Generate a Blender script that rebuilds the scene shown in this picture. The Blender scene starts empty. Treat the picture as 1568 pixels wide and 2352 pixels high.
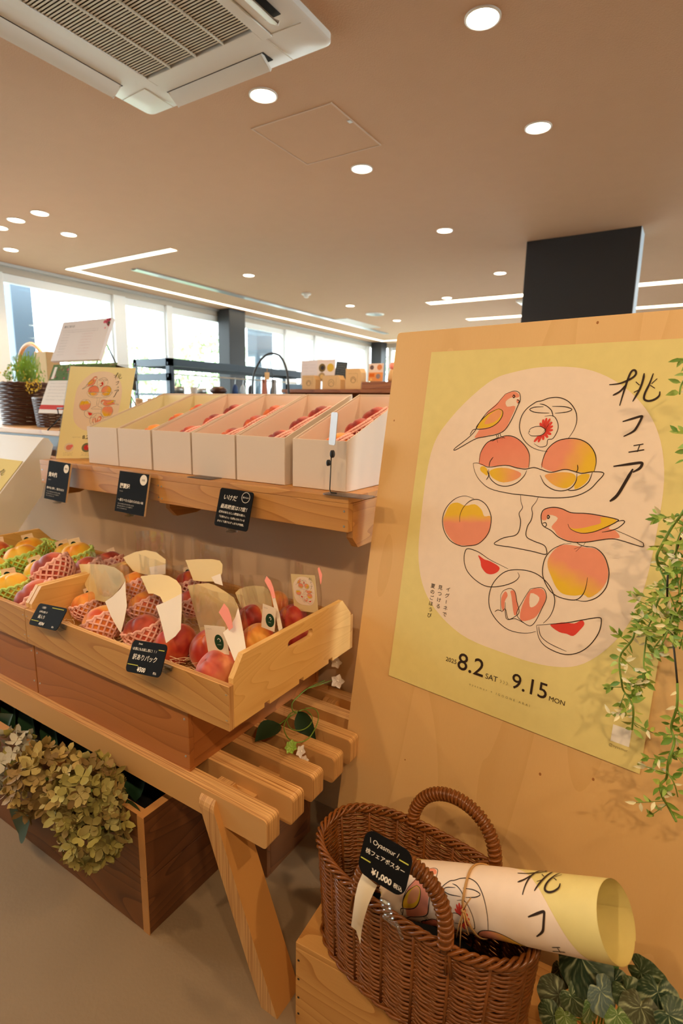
import bpy, bmesh, math, random
from mathutils import Vector, Matrix, Euler
from mathutils.geometry import tessellate_polygon

SC = bpy.context.scene
COL = SC.collection
PI = math.pi
random.seed(7)

# ------------------------------------------------------------------ camera
F_PX, PITCH, ROLL, YAW, EYE = 1258.6, math.radians(10.95), math.radians(-1.04), math.radians(32.1), 1.24
def cam_axes():
    cp, sp = math.cos(PITCH), math.sin(PITCH)
    f = Vector((0, cp, -sp)); r = Vector((1, 0, 0)); d = Vector((0, -sp, -cp))
    cr, sr = math.cos(ROLL), math.sin(ROLL)
    r2 = cr * r + sr * d; d2 = -sr * r + cr * d
    Yd = Vector((math.sin(YAW), math.cos(YAW), 0)); Xd = Vector((math.cos(YAW), -math.sin(YAW), 0)); Zd = Vector((0, 0, 1))
    w = lambda v: Vector((v.dot(Xd), v.dot(Yd), v.dot(Zd)))
    return w(r2), w(d2), w(f)
CR, CD, CF = cam_axes()
EYEP = Vector((0, 0, EYE))
cam = bpy.data.cameras.new('camera'); camo = bpy.data.objects.new('camera', cam); COL.objects.link(camo)
cam.sensor_fit = 'VERTICAL'; cam.sensor_height = 36; cam.sensor_width = 24
cam.lens = 36 * F_PX / 2352
camo.matrix_world = Matrix(((CR.x, -CD.x, -CF.x, 0), (CR.y, -CD.y, -CF.y, 0), (CR.z, -CD.z, -CF.z, EYE), (0, 0, 0, 1)))
cam.dof.use_dof = True; cam.dof.focus_distance = 1.12; cam.dof.aperture_fstop = 4.5
cam.clip_start = .02
SC.camera = camo
def ray(x, y): return CR * ((x - 784) / F_PX) + CD * ((y - 1176) / F_PX) + CF
def at(x, y, ax, v):
    """point where the line of sight through pixel x,y meets the plane ax = v"""
    d = ray(x, y); i = 'xyz'.index(ax)
    return EYEP + d * ((v - EYEP[i]) / d[i])
def depth(p): return (Vector(p) - EYEP).dot(CF)

# ------------------------------------------------------------------ world and exposure
SC.view_settings.view_transform = 'Standard'; SC.view_settings.look = 'None'
SC.view_settings.exposure = 0.76; SC.view_settings.gamma = 1.0
SC.view_settings.use_curve_mapping = False
try: SC.cycles.use_denoising = True
except Exception: pass
try:
    SC.cycles.max_bounces = 10; SC.cycles.transparent_max_bounces = 24; SC.cycles.caustics_reflective = False; SC.cycles.caustics_refractive = False
    SC.cycles.sample_clamp_indirect = 4
except Exception: pass
wd = bpy.data.worlds.new('overcast_sky'); SC.world = wd; wd.use_nodes = True
bg = wd.node_tree.nodes['Background']; bg.inputs[0].default_value = (.86, .95, 1, 1); bg.inputs[1].default_value = 7.0
LAMP = 30.0
LAMP_COL = (1.0, .70, .40)
LENS_GLOW = 14.0
STRIP_GLOW = 6.0
CEIL = 2.52

# ------------------------------------------------------------------ small helpers
def srgb(r, g=None, b=None):
    if g is None: r, g, b = r
    f = lambda c: (c / 255 / 12.92) if c / 255 <= .04045 else ((c / 255 + .055) / 1.055) ** 2.4
    return (f(r), f(g), f(b), 1)

class G:
    """collects vertices and faces of one mesh"""
    def __init__(s): s.v = []; s.f = []; s.m = []; s.c = []; s.hascol = False
    def add(s, vs, fs, mat=0, col=None):
        o = len(s.v); s.v += [Vector(p) for p in vs]
        for f in fs: s.f.append(tuple(i + o for i in f)); s.m.append(mat)
        if col is None: s.c += [(1, 1, 1, 1)] * len(vs)
        else:
            s.hascol = True
            s.c += list(col) if isinstance(col, list) else [col] * len(vs)
        return s
    def box(s, x0, x1, y0, y1, z0, z1, mat=0, col=None):
        vs = [(x, y, z) for z in (z0, z1) for y in (y0, y1) for x in (x0, x1)]
        return s.add(vs, [(0, 2, 3, 1), (4, 5, 7, 6), (0, 1, 5, 4), (2, 6, 7, 3), (0, 4, 6, 2), (1, 3, 7, 5)], mat, col)
    def obox(s, M, sx, sy, sz, mat=0, col=None):
        g = G().box(-sx / 2, sx / 2, -sy / 2, sy / 2, -sz / 2, sz / 2)
        return s.add([M @ p for p in g.v], g.f, mat, col)
    def tube(s, pts, r, n=8, mat=0, col=None, closed=False, cap=True):
        pts = [Vector(p) for p in pts]; N = len(pts)
        rs = r if isinstance(r, (list, tuple)) else [r] * N
        T = []
        for i in range(N):
            a = pts[(i - 1) % N] if (closed or i > 0) else pts[i]
            b = pts[(i + 1) % N] if (closed or i < N - 1) else pts[i]
            t = (b - a); T.append(t.normalized() if t.length > 1e-9 else Vector((0, 0, 1)))
        up = Vector((0, 0, 1)) if abs(T[0].z) < .9 else Vector((1, 0, 0))
        nn = (up - T[0] * up.dot(T[0])).normalized()
        vs = []
        for i in range(N):
            nn = (nn - T[i] * nn.dot(T[i]))
            nn = nn.normalized() if nn.length > 1e-9 else T[i].orthogonal().normalized()
            bb = T[i].cross(nn)
            for k in range(n):
                a = 2 * PI * k / n
                vs.append(pts[i] + (nn * math.cos(a) + bb * math.sin(a)) * rs[i])
        fs = []
        for i in range(N if closed else N - 1):
            j = (i + 1) % N
            for k in range(n):
                k2 = (k + 1) % n
                fs.append((i * n + k, i * n + k2, j * n + k2, j * n + k))
        if cap and not closed: fs += [tuple(reversed(range(n))), tuple((N - 1) * n + k for k in range(n))]
        return s.add(vs, fs, mat, col)
    def lathe(s, prof, n=24, c=(0, 0, 0), mat=0, col=None, sx=1, sy=1):
        c = Vector(c); vs = []; fs = []
        for r, z in prof:
            for k in range(n):
                a = 2 * PI * k / n
                vs.append(c + Vector((r * sx * math.cos(a), r * sy * math.sin(a), z)))
        for i in range(len(prof) - 1):
            for k in range(n):
                k2 = (k + 1) % n
                fs.append((i * n + k, i * n + k2, (i + 1) * n + k2, (i + 1) * n + k))
        fs += [tuple(reversed(range(n))), tuple((len(prof) - 1) * n + k for k in range(n))]
        return s.add(vs, fs, mat, col)
    def grid(s, fn, nu, nv, mat=0, colfn=None, wrap=False):
        vs = []; cs = [] if colfn else None
        for j in range(nv + 1):
            for i in range(nu + (0 if wrap else 1)):
                vs.append(fn(i / nu, j / nv))
                if colfn: cs.append(colfn(i / nu, j / nv))
        w = nu if wrap else nu + 1; fs = []
        for j in range(nv):
            for i in range(nu):
                i2 = (i + 1) % w
                fs.append((j * w + i, j * w + i2, (j + 1) * w + i2, (j + 1) * w + i))
        return s.add(vs, fs, mat, cs)
    def prism(s, poly, d0, d1, mp, holes=(), mat=0, side=None):
        side = mat if side is None else side
        loops = [list(poly)] + [list(h) for h in holes]
        flat = [p for l in loops for p in l]; n = len(flat)
        tris = tessellate_polygon([[Vector((p[0], p[1], 0)) for p in l] for l in loops])
        vs = [mp(p[0], p[1], d0) for p in flat] + [mp(p[0], p[1], d1) for p in flat]
        fs = [tuple(t) for t in tris] + [tuple(i + n for i in reversed(t)) for t in tris]
        s.add(vs, fs, mat)
        sv = []; sf = []; o = 0
        for l in loops:
            for i in range(len(l)):
                j = (i + 1) % len(l); k = len(sv)
                sv += [vs[o + i], vs[o + j], vs[n + o + j], vs[n + o + i]]; sf.append((k, k + 1, k + 2, k + 3))
            o += len(l)
        return s.add(sv, sf, side)
    def xf(s, M): s.v = [M @ p for p in s.v]; return s
    def join(s, g, mat=None):
        o = len(s.v); s.v += g.v; s.c += g.c; s.hascol |= g.hascol
        s.f += [tuple(i + o for i in f) for f in g.f]; s.m += g.m if mat is None else [mat] * len(g.m); return s

def tag(o, label=None, cat=None, group=None, kind=None):
    if label: o['label'] = label
    if cat: o['category'] = cat
    if group: o['group'] = group
    if kind: o['kind'] = kind
    return o
def wloc(o):
    p = Vector(o.location)
    while o.parent: o = o.parent; p += Vector(o.location)
    return p
def build(name, g, mats, parent=None, org=None, smooth=False, bevel=0, seg=2, fix=True, weld=False):
    """links the collected mesh (given in world coordinates) as one object"""
    mats = mats if isinstance(mats, (list, tuple)) else [mats]
    if org is None: org = wloc(parent) if parent else Vector((0, 0, 0))
    org = Vector(org)
    me = bpy.data.meshes.new(name)
    me.from_pydata([tuple(p - org) for p in g.v], [], g.f)
    for m in mats: me.materials.append(m)
    if len(mats) > 1: me.polygons.foreach_set('material_index', g.m)
    if g.hascol:
        a = me.color_attributes.new('Col', 'FLOAT_COLOR', 'POINT')
        a.data.foreach_set('color', [x for c in g.c for x in c])
    if fix or weld:
        bm = bmesh.new(); bm.from_mesh(me)
        if weld: bmesh.ops.remove_doubles(bm, verts=bm.verts, dist=1e-5)
        if fix: bmesh.ops.recalc_face_normals(bm, faces=bm.faces)
        bm.to_mesh(me); bm.free()
    if smooth:
        me.polygons.foreach_set('use_smooth', [True] * len(me.polygons))
        if smooth is not True: me.set_sharp_from_angle(angle=math.radians(smooth))
    me.update()
    o = bpy.data.objects.new(name, me); COL.objects.link(o)
    if parent: o.parent = parent; o.location = org - wloc(parent)
    else: o.location = org
    if bevel:
        b = o.modifiers.new('edge', 'BEVEL'); b.width = bevel; b.segments = seg; b.limit_method = 'ANGLE'; b.angle_limit = math.radians(50)
    return o
def thing(name, label, cat, loc, group=None, kind=None):
    o = bpy.data.objects.new(name, None); COL.objects.link(o); o.location = loc; o.empty_display_size = .05
    return tag(o, label, cat, group, kind)
def solo(name, g, mats, label, cat, group=None, kind=None, org=None, **k):
    if org is None:
        n = len(g.v); org = Vector((sum(p.x for p in g.v) / n, sum(p.y for p in g.v) / n, min(p.z for p in g.v)))
    return tag(build(name, g, mats, None, org, **k), label, cat, group, kind)
def struct(name, g, mats, **k):
    o = build(name, g, mats, **k); o['kind'] = 'structure'; return o
def copy_tree(o, parent=None, loc=None, rot=None, scale=None):
    c = o.copy(); COL.objects.link(c)
    if parent: c.parent = parent
    if loc is not None: c.location = loc
    if rot is not None: c.rotation_euler = rot
    if scale is not None: c.scale = (scale,) * 3
    for ch in list(o.children): copy_tree(ch, c)
    return c

# ------------------------------------------------------------------ materials
def nt(name):
    m = bpy.data.materials.new(name); m.use_nodes = True; n = m.node_tree; return m, n, n.nodes['Principled BSDF']
def N(n, t, **k):
    x = n.nodes.new(t)
    for a, b in k.items(): setattr(x, a, b)
    return x
def plain(name, c, rough=.5, metal=0, bump=0, bscale=200, vary=0, sheen=0, coat=0, spec=.5):
    m, n, p = nt(name)
    p.inputs['Base Color'].default_value = c; p.inputs['Roughness'].default_value = rough; p.inputs['Metallic'].default_value = metal
    p.inputs['Specular IOR Level'].default_value = spec
    if sheen: p.inputs['Sheen Weight'].default_value = sheen
    if coat: p.inputs['Coat Weight'].default_value = coat
    if bump or vary:
        tc = N(n, 'ShaderNodeTexCoord'); no = N(n, 'ShaderNodeTexNoise'); no.inputs['Scale'].default_value = bscale; no.inputs['Detail'].default_value = 4
        n.links.new(tc.outputs['Object'], no.inputs['Vector'])
        if bump:
            b = N(n, 'ShaderNodeBump'); b.inputs['Strength'].default_value = bump; b.inputs['Distance'].default_value = .004
            n.links.new(no.outputs[0], b.inputs['Height']); n.links.new(b.outputs[0], p.inputs['Normal'])
        if vary:
            mx = N(n, 'ShaderNodeMix', data_type='RGBA'); mx.inputs[6].default_value = tuple(x * (1 - vary) for x in c[:3]) + (1,)
            mx.inputs[7].default_value = tuple(min(1, x * (1 + vary)) for x in c[:3]) + (1,)
            n2 = N(n, 'ShaderNodeTexNoise'); n2.inputs['Scale'].default_value = bscale * .06; n2.inputs['Detail'].default_value = 5
            n.links.new(tc.outputs['Object'], n2.inputs['Vector']); n.links.new(n2.outputs[0], mx.inputs[0]); n.links.new(mx.outputs[2], p.inputs['Base Color'])
    return m
def emit(name, c, s):
    m, n, p = nt(name); p.inputs['Base Color'].default_value = (.8, .8, .8, 1)
    p.inputs['Emission Color'].default_value = c; p.inputs['Emission Strength'].default_value = s; return m
def wood(name, c1, c2, axis='x', freq=34, across=7, along=.9, rough=.45, fine=.25, bump=.05):
    m, n, p = nt(name)
    tc = N(n, 'ShaderNodeTexCoord'); oi = N(n, 'ShaderNodeObjectInfo'); ad = N(n, 'ShaderNodeVectorMath', operation='MULTIPLY_ADD')
    mp = N(n, 'ShaderNodeMapping'); sc = {'x': (along, across, across), 'y': (across, along, across), 'z': (across, across, along)}[axis]
    mp.inputs['Scale'].default_value = sc
    n.links.new(oi.outputs['Random'], ad.inputs[0]); ad.inputs[1].default_value = (9, 9, 9); n.links.new(tc.outputs['Object'], ad.inputs[2])
    n.links.new(ad.outputs[0], mp.inputs['Vector'])
    no = N(n, 'ShaderNodeTexNoise'); no.inputs['Scale'].default_value = 1; no.inputs['Detail'].default_value = 1.2; no.inputs['Distortion'].default_value = .3
    n.links.new(mp.outputs[0], no.inputs['Vector'])
    mu = N(n, 'ShaderNodeMath', operation='MULTIPLY'); mu.inputs[1].default_value = freq; n.links.new(no.outputs[0], mu.inputs[0])
    fr = N(n, 'ShaderNodeMath', operation='FRACT'); n.links.new(mu.outputs[0], fr.inputs[0])
    cr = N(n, 'ShaderNodeValToRGB'); e = cr.color_ramp.elements
    e[0].position = 0; e[0].color = (0.1, .1, .1, 1); e[1].position = .86; e[1].color = (.55, .55, .55, 1)
    q = cr.color_ramp.elements.new(.96); q.color = (1, 1, 1, 1)
    n.links.new(fr.outputs[0], cr.inputs[0])
    m2 = N(n, 'ShaderNodeMapping'); m2.inputs['Scale'].default_value = tuple(22 if x == along else 420 for x in sc); n.links.new(ad.outputs[0], m2.inputs['Vector'])
    n2 = N(n, 'ShaderNodeTexNoise'); n2.inputs['Scale'].default_value = 1; n2.inputs['Detail'].default_value = 3; n.links.new(m2.outputs[0], n2.inputs['Vector'])
    mf = N(n, 'ShaderNodeMix', data_type='FLOAT'); mf.inputs[0].default_value = fine; n.links.new(cr.outputs[0], mf.inputs[2]); n.links.new(n2.outputs[0], mf.inputs[3])
    mx = N(n, 'ShaderNodeMix', data_type='RGBA'); mx.inputs[6].default_value = c1; mx.inputs[7].default_value = c2
    n.links.new(mf.outputs[0], mx.inputs[0]); n.links.new(mx.outputs[2], p.inputs['Base Color'])
    b = N(n, 'ShaderNodeBump'); b.inputs['Strength'].default_value = bump; b.inputs['Distance'].default_value = .002; n.links.new(mf.outputs[0], b.inputs['Height']); n.links.new(b.outputs[0], p.inputs['Normal'])
    p.inputs['Roughness'].default_value = rough
    return m
def plyedge(name, axis, c1, c2, scale=520):
    """edge of plywood: thin layers across one axis"""
    m, n, p = nt(name); tc = N(n, 'ShaderNodeTexCoord'); mp = N(n, 'ShaderNodeMapping')
    mp.inputs['Scale'].default_value = tuple(scale if a == axis else 5 for a in 'xyz'); n.links.new(tc.outputs['Object'], mp.inputs['Vector'])
    no = N(n, 'ShaderNodeTexNoise'); no.inputs['Scale'].default_value = 1; no.inputs['Detail'].default_value = 2; n.links.new(mp.outputs[0], no.inputs['Vector'])
    cr = N(n, 'ShaderNodeValToRGB'); e = cr.color_ramp.elements; e[0].position = .34; e[0].color = c1; e[1].position = .58; e[1].color = c2
    n.links.new(no.outputs[0], cr.inputs[0]); n.links.new(cr.outputs[0], p.inputs['Base Color']); p.inputs['Roughness'].default_value = .45
    return m
def printed(name, rough=.5, mottled=.0, spec=.4):
    m, n, p = nt(name); a = N(n, 'ShaderNodeVertexColor', layer_name='Col')
    if mottled:
        tc = N(n, 'ShaderNodeTexCoord'); no = N(n, 'ShaderNodeTexNoise'); no.inputs['Scale'].default_value = 45; no.inputs['Detail'].default_value = 3
        n.links.new(tc.outputs['Object'], no.inputs['Vector'])
        mr = N(n, 'ShaderNodeMapRange'); mr.inputs[3].default_value = 1 - mottled; mr.inputs[4].default_value = 1 + mottled; n.links.new(no.outputs[0], mr.inputs[0])
        mx = N(n, 'ShaderNodeVectorMath', operation='SCALE'); n.links.new(a.outputs[0], mx.inputs[0]); n.links.new(mr.outputs[0], mx.inputs['Scale'])
        n.links.new(mx.outputs[0], p.inputs['Base Color'])
    else: n.links.new(a.outputs[0], p.inputs['Base Color'])
    p.inputs['Roughness'].default_value = rough; p.inputs['Specular IOR Level'].default_value = spec
    return m
def clear(name, base, facing, tint=(1, 1, 1, 1), rough=.05):
    """thin transparent sheet: lets light through, reflects a little, more at grazing angles"""
    m, n, p = nt(name); n.nodes.remove(p); out = n.nodes['Material Output']
    tr = N(n, 'ShaderNodeBsdfTransparent'); tr.inputs[0].default_value = tint
    gl = N(n, 'ShaderNodeBsdfGlossy'); gl.inputs['Roughness'].default_value = rough
    lw = N(n, 'ShaderNodeLayerWeight'); lw.inputs[0].default_value = .35
    ma = N(n, 'ShaderNodeMath', operation='MULTIPLY_ADD'); ma.inputs[1].default_value = facing; ma.inputs[2].default_value = base
    n.links.new(lw.outputs['Fresnel'], ma.inputs[0])
    mx = N(n, 'ShaderNodeMixShader'); n.links.new(ma.outputs[0], mx.inputs[0]); n.links.new(tr.outputs[0], mx.inputs[1]); n.links.new(gl.outputs[0], mx.inputs[2])
    n.links.new(mx.outputs[0], out.inputs[0]); return m
def peach_mat(name, a, b, c):
    m, n, p = nt(name); tc = N(n, 'ShaderNodeTexCoord'); oi = N(n, 'ShaderNodeObjectInfo')
    ad = N(n, 'ShaderNodeVectorMath', operation='MULTIPLY_ADD'); n.links.new(oi.outputs['Random'], ad.inputs[0]); ad.inputs[1].default_value = (7, 5, 3); n.links.new(tc.outputs['Object'], ad.inputs[2])
    no = N(n, 'ShaderNodeTexNoise'); no.inputs['Scale'].default_value = 17; no.inputs['Detail'].default_value = 2.5; n.links.new(ad.outputs[0], no.inputs['Vector'])
    cr = N(n, 'ShaderNodeValToRGB'); e = cr.color_ramp.elements; e[0].position = .36; e[0].color = a; e[1].position = .66; e[1].color = c
    q = cr.color_ramp.elements.new(.5); q.color = b; n.links.new(no.outputs[0], cr.inputs[0]); n.links.new(cr.outputs[0], p.inputs['Base Color'])
    p.inputs['Roughness'].default_value = .55; p.inputs['Sheen Weight'].default_value = .35; p.inputs['Sheen Roughness'].default_value = .4
    n2 = N(n, 'ShaderNodeTexNoise'); n2.inputs['Scale'].default_value = 900; b2 = N(n, 'ShaderNodeBump'); b2.inputs['Strength'].default_value = .05; b2.inputs['Distance'].default_value = .001
    n.links.new(tc.outputs['Object'], n2.inputs['Vector']); n.links.new(n2.outputs[0], b2.inputs['Height']); n.links.new(b2.outputs[0], p.inputs['Normal'])
    return m

M = {}
M['floor'] = plain('concrete', srgb(142, 120, 92), .8, bump=.15, bscale=120, vary=.10)
M['ceil'] = plain('ceiling_plaster', srgb(198, 160, 126), .9, bump=.35, bscale=160, vary=.03)
M['wallpaint'] = plain('wall_paint', srgb(205, 195, 180), .85)
M['white'] = plain('white_paint', srgb(232, 230, 226), .45)
M['whitep'] = plain('white_plastic', srgb(228, 224, 214), .35)
M['frame'] = plain('window_frame', srgb(240, 246, 250), .45)
M['black'] = plain('black_metal', srgb(28, 28, 30), .45)
M['blackmatte'] = plain('black_board', srgb(24, 24, 26), .6)
M['steel'] = plain('blue_grey_steel', srgb(62, 76, 88), .4, .3)
M['pillar'] = plain('pillar_black', srgb(34, 35, 38), .55)
M['alu'] = plain('aluminium', srgb(200, 205, 205), .3, .8)
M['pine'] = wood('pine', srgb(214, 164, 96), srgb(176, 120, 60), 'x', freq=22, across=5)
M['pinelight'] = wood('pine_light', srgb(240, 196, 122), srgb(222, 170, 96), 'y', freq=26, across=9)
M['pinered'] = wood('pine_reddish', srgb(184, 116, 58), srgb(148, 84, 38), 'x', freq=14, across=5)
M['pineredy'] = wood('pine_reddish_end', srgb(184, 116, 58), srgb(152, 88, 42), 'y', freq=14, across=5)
M['cedar'] = wood('cedar_dark', srgb(132, 82, 44), srgb(84, 46, 22), 'x', freq=14)
M['cedary'] = wood('cedar_dark_end', srgb(122, 74, 38), srgb(78, 42, 20), 'y', freq=14)
M['cut'] = plain('cut_wood', srgb(196, 140, 80), .6, vary=.1)
M['shelfwood'] = wood('shelf_pine', srgb(212, 156, 86), srgb(172, 114, 54), 'x', freq=16, across=5)
M['shelfside'] = wood('shelf_pine_end', srgb(206, 150, 84), srgb(172, 114, 56), 'y', freq=24, across=8)
M['plyface'] = plain('plywood_face', srgb(206, 158, 98), .4, vary=.05, bscale=90)
M['plyface2'] = wood('plywood_leg', srgb(204, 148, 82), srgb(190, 134, 70), 'z', freq=4, across=4)
M['plyY'] = plyedge('plywood_edge_across', 'y', srgb(172, 116, 62), srgb(226, 180, 118))
M['plyX'] = plyedge('plywood_edge_side', 'x', srgb(168, 118, 66), srgb(206, 160, 104))
M['board'] = wood('board_veneer', srgb(232, 190, 128), srgb(222, 178, 114), 'z', freq=5, across=5, along=.5, rough=.5, fine=.35, bump=.01)
M['partition'] = plain('partition_paint', srgb(212, 180, 144), .85, bump=.05, bscale=90)
M['cardwhite'] = plain('white_cardboard', srgb(224, 208, 192), .7)
M['linerY'] = plain('pale_yellow_liner', srgb(246, 238, 204), .7)  # yellow and pink tints stand for light reflected inside the white boxes
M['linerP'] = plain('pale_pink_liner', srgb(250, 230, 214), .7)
M['paper'] = printed('printed_paper', .8, .0, .12)
M['poster'] = printed('poster_print', .55, .05, .25)
M['cream'] = plain('cream_wrapping_paper', srgb(232, 206, 146), .7)
M['whitepaper'] = plain('white_paper', srgb(242, 226, 204), .7)
M['pinkcard'] = plain('pink_card', srgb(250, 150, 130), .6)
M['film'] = clear('clear_film', .055, .28, (1, 1, 1, 1), .10)
M['acrylic'] = clear('clear_acrylic', .12, .5, (.95, .97, .97, 1))
M['greyacrylic'] = clear('grey_acrylic', .10, .25, (.70, .72, .78, 1), .3)
M['glass'] = clear('window_glass', .02, .5, (.97, 1, 1, 1), .0)
M['foamP'] = plain('pink_foam', srgb(255, 200, 190), .75)
M['foamG'] = plain('green_foam', srgb(206, 244, 140), .75)
M['peachRed'] = peach_mat('peach_red', srgb(140, 30, 24), srgb(186, 52, 36), srgb(226, 116, 54))
M['peachPink'] = peach_mat('peach_pink', srgb(150, 52, 44), srgb(206, 88, 66), srgb(224, 140, 96))
M['peachOrange'] = peach_mat('peach_orange', srgb(214, 84, 44), srgb(240, 150, 60), srgb(246, 176, 70))
M['peachYellow'] = peach_mat('peach_yellow', srgb(244, 158, 36), srgb(250, 196, 52), srgb(244, 206, 84))
M['straw'] = plain('shredded_paper', srgb(226, 200, 166), .7)
M['wicker'] = plain('brown_wicker', srgb(124, 70, 26), .27, vary=.5, bscale=700)
M['wickerdark'] = plain('dark_wicker', srgb(82, 44, 24), .45, vary=.2, bscale=200)
M['twine'] = plain('jute_twine', srgb(196, 150, 90), .8)
M['satin'] = plain('satin_ribbon', srgb(236, 222, 196), .3)
M['bamboo'] = plain('bamboo_hoop', srgb(206, 160, 112), .5)
M['leafdark'] = plain('dark_leaf', srgb(30, 60, 32), .55, vary=.3, bscale=200)
M['leafmid'] = plain('green_leaf', srgb(150, 184, 72), .5, vary=.25, bscale=300)
M['leafpale'] = plain('pale_bud', srgb(240, 232, 190), .6)
M['stem'] = plain('green_stem', srgb(116, 150, 56), .5)
M['stemdark'] = plain('dark_stem', srgb(36, 34, 22), .5)
M['petal'] = plain('white_petal', srgb(246, 236, 226), .6)
M['attr'] = printed('tinted_leaf', .5, .12)
M['petalattr'] = printed('tinted_petal', .65, .1)
M['soil'] = plain('dark_liner', srgb(14, 12, 12), .9)  # near-black for the planter lining and the painted shade in the basket
M['pot'] = plain('dark_pot', srgb(60, 40, 28), .7)
M['kraft'] = plain('kraft_bag', srgb(214, 176, 124), .75)
M['brownwood'] = wood('brown_shelf_wood', srgb(150, 92, 52), srgb(110, 60, 32), 'x', freq=12)
M['jarglass'] = clear('jar_glass', .06, .5, (.96, .97, .95, 1))
M['jam'] = plain('orange_juice', srgb(240, 170, 40), .3)
M['cloth'] = plain('linen_cap', srgb(216, 196, 168), .8)
M['lens'] = emit('lamp_lens', (1, .84, .62, 1), LENS_GLOW)
M['strip'] = emit('strip_glow', (1, .80, .52, 1), STRIP_GLOW)
M['hedge'] = plain('garden_foliage', srgb(176, 214, 140), .7, vary=.2, bscale=60)
M['trunk'] = plain('tree_trunk', srgb(96, 84, 70), .9)
M['paving'] = plain('paving', srgb(190, 190, 186), .9)
M['grille'] = plain('grille_plastic', srgb(214, 204, 184), .5)
M['greycard'] = plain('grey_card', srgb(176, 174, 178), .35, vary=.12, bscale=500)
M['hatch'] = plain('hatch_frame_paint', srgb(206, 178, 150), .6)
M['dark'] = plain('dark_void', srgb(40, 36, 30), .8)

# ------------------------------------------------------------------ printing: flat art, lines and lettering in 2-D
def catmull(pts, k=6, closed=False):
    n = len(pts)
    if n < 3: return list(pts)
    out = []
    for i in range(n if closed else n - 1):
        if closed: p0, p1, p2, p3 = pts[(i - 1) % n], pts[i], pts[(i + 1) % n], pts[(i + 2) % n]
        else: p0, p1, p2, p3 = pts[max(i - 1, 0)], pts[i], pts[i + 1], pts[min(i + 2, n - 1)]
        for j in range(k):
            t = j / k; t2 = t * t; t3 = t2 * t
            out.append(tuple(.5 * ((2 * p1[a]) + (-p0[a] + p2[a]) * t + (2 * p0[a] - 5 * p1[a] + 4 * p2[a] - p3[a]) * t2 + (-p0[a] + 3 * p1[a] - 3 * p2[a] + p3[a]) * t3) for a in (0, 1)))
    if not closed: out.append(tuple(pts[-1][:2]))
    return out
_font = bpy.data.curves.new('lettering', 'FONT'); _fobj = bpy.data.objects.new('lettering', _font); _fcache = {}
def glyphs(s, spacing=1.0, shear=0.0, bold=0.0):
    k = (s, spacing, shear, bold)
    if k not in _fcache:
        _font.body = s; _font.size = 1; _font.space_character = spacing; _font.shear = shear; _font.offset = bold; _font.resolution_u = 3
        me = _fobj.to_mesh()
        _fcache[k] = ([(v.co.x, v.co.y) for v in me.vertices], [tuple(p.vertices) for p in me.polygons])
        _fobj.to_mesh_clear()
    return _fcache[k]
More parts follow.
